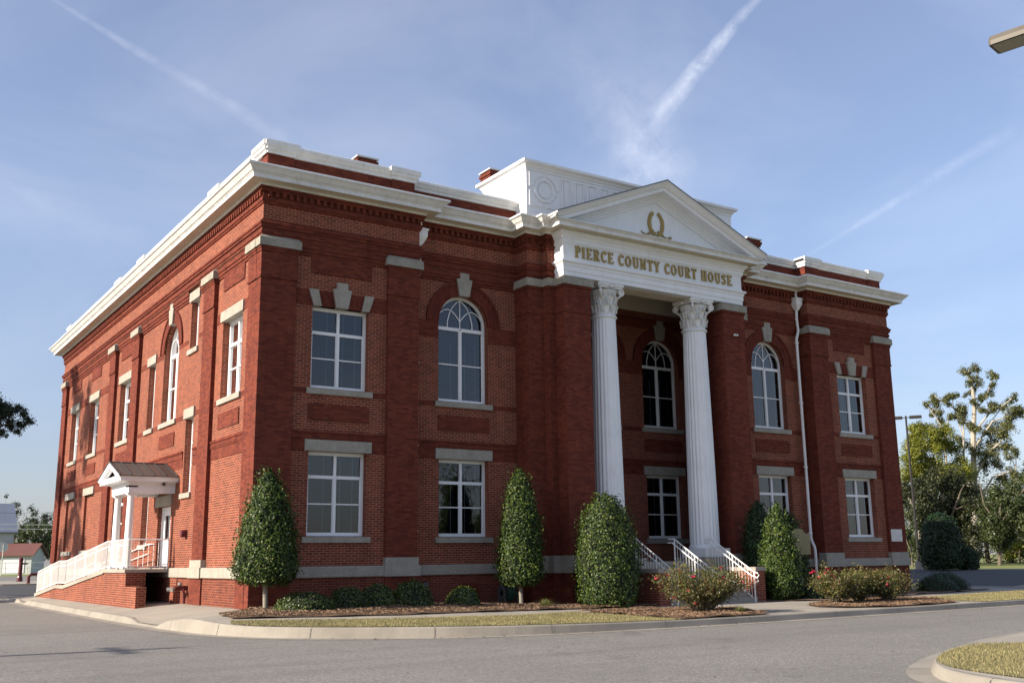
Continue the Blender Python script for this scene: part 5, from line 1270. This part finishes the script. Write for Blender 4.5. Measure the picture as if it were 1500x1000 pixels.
# hose reel
t=empty('hose_reel',(8.0,-.05,-.2),'dark hose reel with green garden hose behind the slim holly','hose reel')
g=MB()
for s in (-1,1): g.tube([(s*.22,-.25,0),(s*.22,0,.75)],.025,6); g.tube([(s*.22,.2,0),(s*.22,0,.75)],.025,6)
g.tube([(-.22,0,.4),(.22,0,.4)],.09,10); g.box((-.25,-.15,.72),(.25,.1,.80)); g.tube([(-.22,0,.4),(-.21,0,.4)],.25,16); g.build('reel',M_['plast'],t)
g=MB()
for k_ in range(5):
    g.tube([(.0+.06*k_-.12,.22*math.cos(R_(a)),.42+.24*math.sin(R_(a))) for a in range(0,361,20)],.014,5,cap=False)
g.tube([(.1,-.2,.4),(.3,-.25,.3),(.35,-.2,.1),(.2,-.3,.02)],.014,5); g.build('hose',M_['hose'],t)

# grass blades on the near lawn strips and straw in beds
def blades(name,label,poly,n,hh,mat,seed,fn,flat=False,wid=.006):
    rng=random.Random(seed); xs=[p[0] for p in poly]; ys_=[p[1] for p in poly]; x0,x1,y0,y1=min(xs),max(xs),min(ys_),max(ys_)
    V=[];F=[]; c=0
    while c<n:
        x=rng.uniform(x0,x1); y=rng.uniform(y0,y1)
        if not inside_poly(x,y,poly): continue
        c+=1; z=fn(x,y)+.012; a=rng.uniform(0,6.28); h=hh*rng.uniform(.5,1.2); ca,sa=math.cos(a)*wid,math.sin(a)*wid; n_=len(V)
        if flat:
            L=h*2.2; dx,dy=math.cos(a+1.57)*L/2,math.sin(a+1.57)*L/2; zz=z+.015+rng.uniform(0,.02)
            V+=[(x-dx-ca,y-dy-sa,zz-.01),(x-dx+ca,y-dy+sa,zz-.01),(x+dx+ca,y+dy+sa,zz+rng.uniform(-.01,.03)),(x+dx-ca,y+dy-sa,zz+rng.uniform(-.01,.03))]
            F.append((n_,n_+1,n_+2,n_+3))
        else:
            lx,ly=rng.uniform(-1,1)*h*.5,rng.uniform(-1,1)*h*.5
            V+=[(x-ca,y-sa,z-.01),(x+ca,y+sa,z-.01),(x+lx,y+ly,z+h)]; F.append((n_,n_+1,n_+2))
    m=MB(); m.v=V; m.f=F; m.build(name,mat,None,label=label,kind='stuff',cat='grass')
M_['lawnb']=leafmat('lawn_blades',[(.13,.125,.042),(.24,.205,.085),(.33,.27,.13)],.7,0)
M_['straw']=leafmat('straw_needles',[(.09,.05,.03),(.20,.12,.07),(.31,.20,.12)],.7,.1)
blades('grass','short dry grass along the front kerb',lawn1,42000,.035,M_['lawnb'],71,G)
blades('grass','short dry grass on the right lawn strip',lawn2,20000,.035,M_['lawnb'],72,G,wid=.009)
blades('grass','short dry grass on the kerbed island',[(9,-24.6)]+[p for p in isg if p[0]<9]+[(9,-17.6)],52000,.035,M_['lawnb'],73,Gi)
blades('pine_straw','loose pine straw in the left bed',bed1,22000,.055,M_['straw'],74,Gb,flat=True,wid=.0025)
blades('pine_straw','loose pine straw under the near rose bush',bedr,11000,.055,M_['straw'],75,Gb,flat=True,wid=.0025)
blades('pine_straw','loose pine straw under the right rose bushes',bed4,12000,.055,M_['straw'],76,Gb,flat=True,wid=.0025)
# fallen leaves along the gutter
rng=np.random.default_rng(5); P=[]
for i in range(150):
    k=rng.integers(len(KL)//2,len(KL)-6) if rng.uniform()<.7 else None
    if k is not None: q=KL[k]; P.append((q[0]+rng.normal(0,.25),q[1]+abs(rng.normal(.2,.12)),-.352))
    else: P.append((rng.uniform(-6,16),rng.uniform(-22,-9.5),-.362))
quads('leaf_litter',np.array(P),np.tile([0,0,1.],(len(P),1))+rng.normal(0,.25,(len(P),3)),.05,M_['straw'],None,seed=9,label='scattered dry leaves on the asphalt and gutter',kind='stuff')
# pavement joints (scored lines) as thin dark recess strips
g=MB()
def joint(a,b,fn=Gk,w=.008,dz=.004):
    a=Vector(a);b=Vector(b); n=Vector((-(b-a).y,(b-a).x)).normalized()*w; K=10
    for i in range(K):
        p=a.lerp(b,i/K); q=a.lerp(b,(i+1)/K); g.poly([(p.x+n.x,p.y+n.y,fn(*p)+dz),(p.x-n.x,p.y-n.y,fn(*p)+dz),(q.x-n.x,q.y-n.y,fn(*q)+dz),(q.x+n.x,q.y+n.y,fn(*q)+dz)])
for y in (4.2,6.8,9.6,12.4,15.2,18): joint((-2.1,y),(-.02 if y<6.1 else -1.4,y))
joint((-2.0,3.2),(0,1.2)); 
for x in (1.2,3.0,4.8,6.6,8.4): joint((x,-4.5 if x>4 else -4.2),(x+.1,-3.5))
for y in (-4.6,-6.2): joint((11.5,y),(15.2,y-.1))
joint((12.9,-8.3),(13.2,-3.2)); 
for x in (17,19,21,23,25,27): joint((x,-4.9+ (x-17)*.12),(x+.1,-3.9+(x-17)*.1))
for line,fn_ in ((KL,Gk),(isl,Gi)):
    acc=0
    for p_,q_ in zip(line[:-1],line[1:]):
        acc+=math.dist(p_,q_)
        if acc>2.6:
            acc=0; t_=(Vector(q_)-Vector(p_)).normalized(); n_=Vector((-t_.y,t_.x)); c_=Vector(q_); zr=road_z(*q_); 
            K2=kerb_h((c_.x+n_.x*.45,c_.y+n_.y*.45)) if line is KL else 1
            a_=c_+n_*.0; b_=c_+n_*.305; d_=c_+n_*.355; e_=c_+n_*.48; w_=t_*.007
            zt_=lerp(zr+.03,(G if line is KL else Gi)(e_.x,e_.y),K2)
            for (m1,h1_),(m2,h2_) in (((a_,zr+.011),(b_,zr+.014)),((b_-n_*.006,zr+.014),(d_-n_*.006,zt_-.012)),((d_,zt_+.004),(e_,zt_+.006))):
                g.poly([(m1.x-w_.x,m1.y-w_.y,h1_),(m1.x+w_.x,m1.y+w_.y,h1_),(m2.x+w_.x,m2.y+w_.y,h2_),(m2.x-w_.x,m2.y-w_.y,h2_)])
M_['joint']=plain('dark_joint',(.16,.15,.13),.95)  # plain dark grey of the pavement and kerb joint lines
g.build('pavement_joints',M_['joint'],None,kind='structure',label='tooled joints in the concrete pavement')

# ------------------------------------------------------------------ sky, sun, camera
AZ,EL=R_(7.0),R_(26.0)
sdir=Vector((-math.cos(AZ)*math.cos(EL),math.sin(AZ)*math.cos(EL),math.sin(EL)))
w=bpy.data.worlds.new('World'); scene.world=w; w.use_nodes=True; nt=w.node_tree
for n in list(nt.nodes): nt.nodes.remove(n)
out=N(nt,'ShaderNodeOutputWorld'); bg=N(nt,'ShaderNodeBackground'); sky=N(nt,'ShaderNodeTexSky')
sky.sky_type='NISHITA'; sky.sun_disc=False; sky.sun_elevation=EL; sky.sun_rotation=math.atan2(sdir.x,sdir.y)
sky.altitude=30; sky.air_density=1.0; sky.dust_density=1.0; sky.ozone_density=3.0
tc=N(nt,'ShaderNodeTexCoord'); D_=tc.outputs['Generated']
def dotv(v):
    n=N(nt,'ShaderNodeVectorMath',operation='DOT_PRODUCT'); nt.links.new(D_,n.inputs[0]); n.inputs[1].default_value=tuple(v); return n.outputs['Value']
# thin cirrus and aircraft trails, fixed in the sky by direction
def trail(p,q,width,strength,soft,seed):
    p=Vector(p).normalized(); q=Vector(q).normalized(); n=p.cross(q).normalized(); t=(q-p*(p.dot(q))).normalized(); ang=math.acos(p.dot(q))
    dn=dotv(n); dp=dotv(p); dt=dotv(t); an=math_(nt,'ARCTAN2',dt,dp)
    m=N(nt,'ShaderNodeMapping'); m.inputs['Location'].default_value=(seed,seed*.7,0); m.inputs['Scale'].default_value=(1,1,1); nt.links.new(D_,m.inputs[0])
    n1=noise(nt,9,6,vec=m.outputs[0],rough=.6); n2=noise(nt,38,6,vec=m.outputs[0],rough=.65); n3=noise(nt,4,3,vec=m.outputs[0])
    off=math_(nt,'MULTIPLY',math_(nt,'SUBTRACT',n1,.5),soft)
    d=math_(nt,'ABSOLUTE',math_(nt,'ADD',dn,off))
    wv=math_(nt,'ADD',math_(nt,'MULTIPLY',math_(nt,'DIVIDE',an,ang),width*1.0),width*.35)
    a=math_(nt,'SUBTRACT',1,math_(nt,'DIVIDE',d,math_(nt,'MAXIMUM',wv,.0005))); a=math_(nt,'MAXIMUM',a,0)
    a=math_(nt,'POWER',a,.8)
    a=math_(nt,'MULTIPLY',a,ramp(nt,n2,.30,.68)); a=math_(nt,'MULTIPLY',a,ramp(nt,n3,.25,.6))
    for s,lo,hi in ((1,-.03,.05),(-1,-ang-.05,-ang+.08)):
        r=N(nt,'ShaderNodeMapRange'); r.inputs[1].default_value=lo; r.inputs[2].default_value=hi; nt.links.new(math_(nt,'MULTIPLY',an,s),r.inputs[0]); a=math_(nt,'MULTIPLY',a,r.outputs[0])
    return math_(nt,'MULTIPLY',a,strength)
A1=trail((.653,.577,.490),(.588,.722,.360),.013,.60,.016,1.0)
A2=trail((.640,.70,.325),(.585,.690,.425),.055,.34,.09,4.0)
A3=trail((.603,.693,.396),(.500,.715,.475),.028,.48,.06,7.0)
A4=trail((.119,.875,.470),(.330,.862,.380),.007,.26,.010,2.5)
A5=trail((.739,.616,.273),(.822,.442,.360),.006,.20,.006,5.2)
A6=trail((.107,.940,.325),(.180,.940,.290),.014,.20,.03,8.1)
tot=A1
for a in (A2,A3,A4,A5,A6): tot=math_(nt,'ADD',tot,a)
mp=N(nt,'ShaderNodeMapping'); mp.inputs['Scale'].default_value=(1.0,1.0,2.4); nt.links.new(D_,mp.inputs[0])
veil=math_(nt,'MULTIPLY',ramp(nt,noise(nt,2.2,7,vec=mp.outputs[0],rough=.55,dist=.6),.42,.80),.22)
tot=math_(nt,'MINIMUM',math_(nt,'ADD',tot,veil),.85)
sp=N(nt,'ShaderNodeSeparateXYZ'); nt.links.new(D_,sp.inputs[0])
low=ramp(nt,sp.outputs[2],.30,.02)
base=mixc(nt,math_(nt,'ADD',.14,math_(nt,'MULTIPLY',low,.02)),mixc(nt,math_(nt,'MULTIPLY',low,.85),sky.outputs[0],mixc(nt,1.0,sky.outputs[0],(.70,.66,.68),'MULTIPLY')),(5.8,5.9,7.3))
c=mixc(nt,tot,base,(7.0,7.3,7.9))
c=mixc(nt,1.0,c,(1.015,.985,1.0),'MULTIPLY'); nt.links.new(c,bg.inputs[0]); bg.inputs[1].default_value=.090; nt.links.new(bg.outputs[0],out.inputs[0])
sun=bpy.data.lights.new('sun','SUN'); sun.energy=5.0; sun.angle=R_(.53); sun.color=(1.0,.89,.74)
so=bpy.data.objects.new('sun',sun); COL.objects.link(so); so.rotation_euler=sdir.to_track_quat('Z','Y').to_euler(); so.location=(-40,10,40)
cam=bpy.data.cameras.new('camera'); co=bpy.data.objects.new('camera',cam); COL.objects.link(co); scene.camera=co
cam.sensor_width=36; cam.lens=36*1507.98/1500; cam.clip_end=6000; cam.clip_start=.1
Mt=Matrix.Rotation(R_(-33.58464),4,'Z')@Matrix.Rotation(R_(101.98259),4,'X')@Matrix.Rotation(R_(-.74764),4,'Z')
co.matrix_world=Matrix.Translation((-9.4154,-26.6779,1.1475))@Mt
scene.view_settings.view_transform='Standard'; scene.view_settings.look='None'; scene.view_settings.gamma=1; scene.view_settings.exposure=0.95
scene.render.engine='CYCLES'
scene.cycles.max_bounces=8; scene.cycles.transparent_max_bounces=12
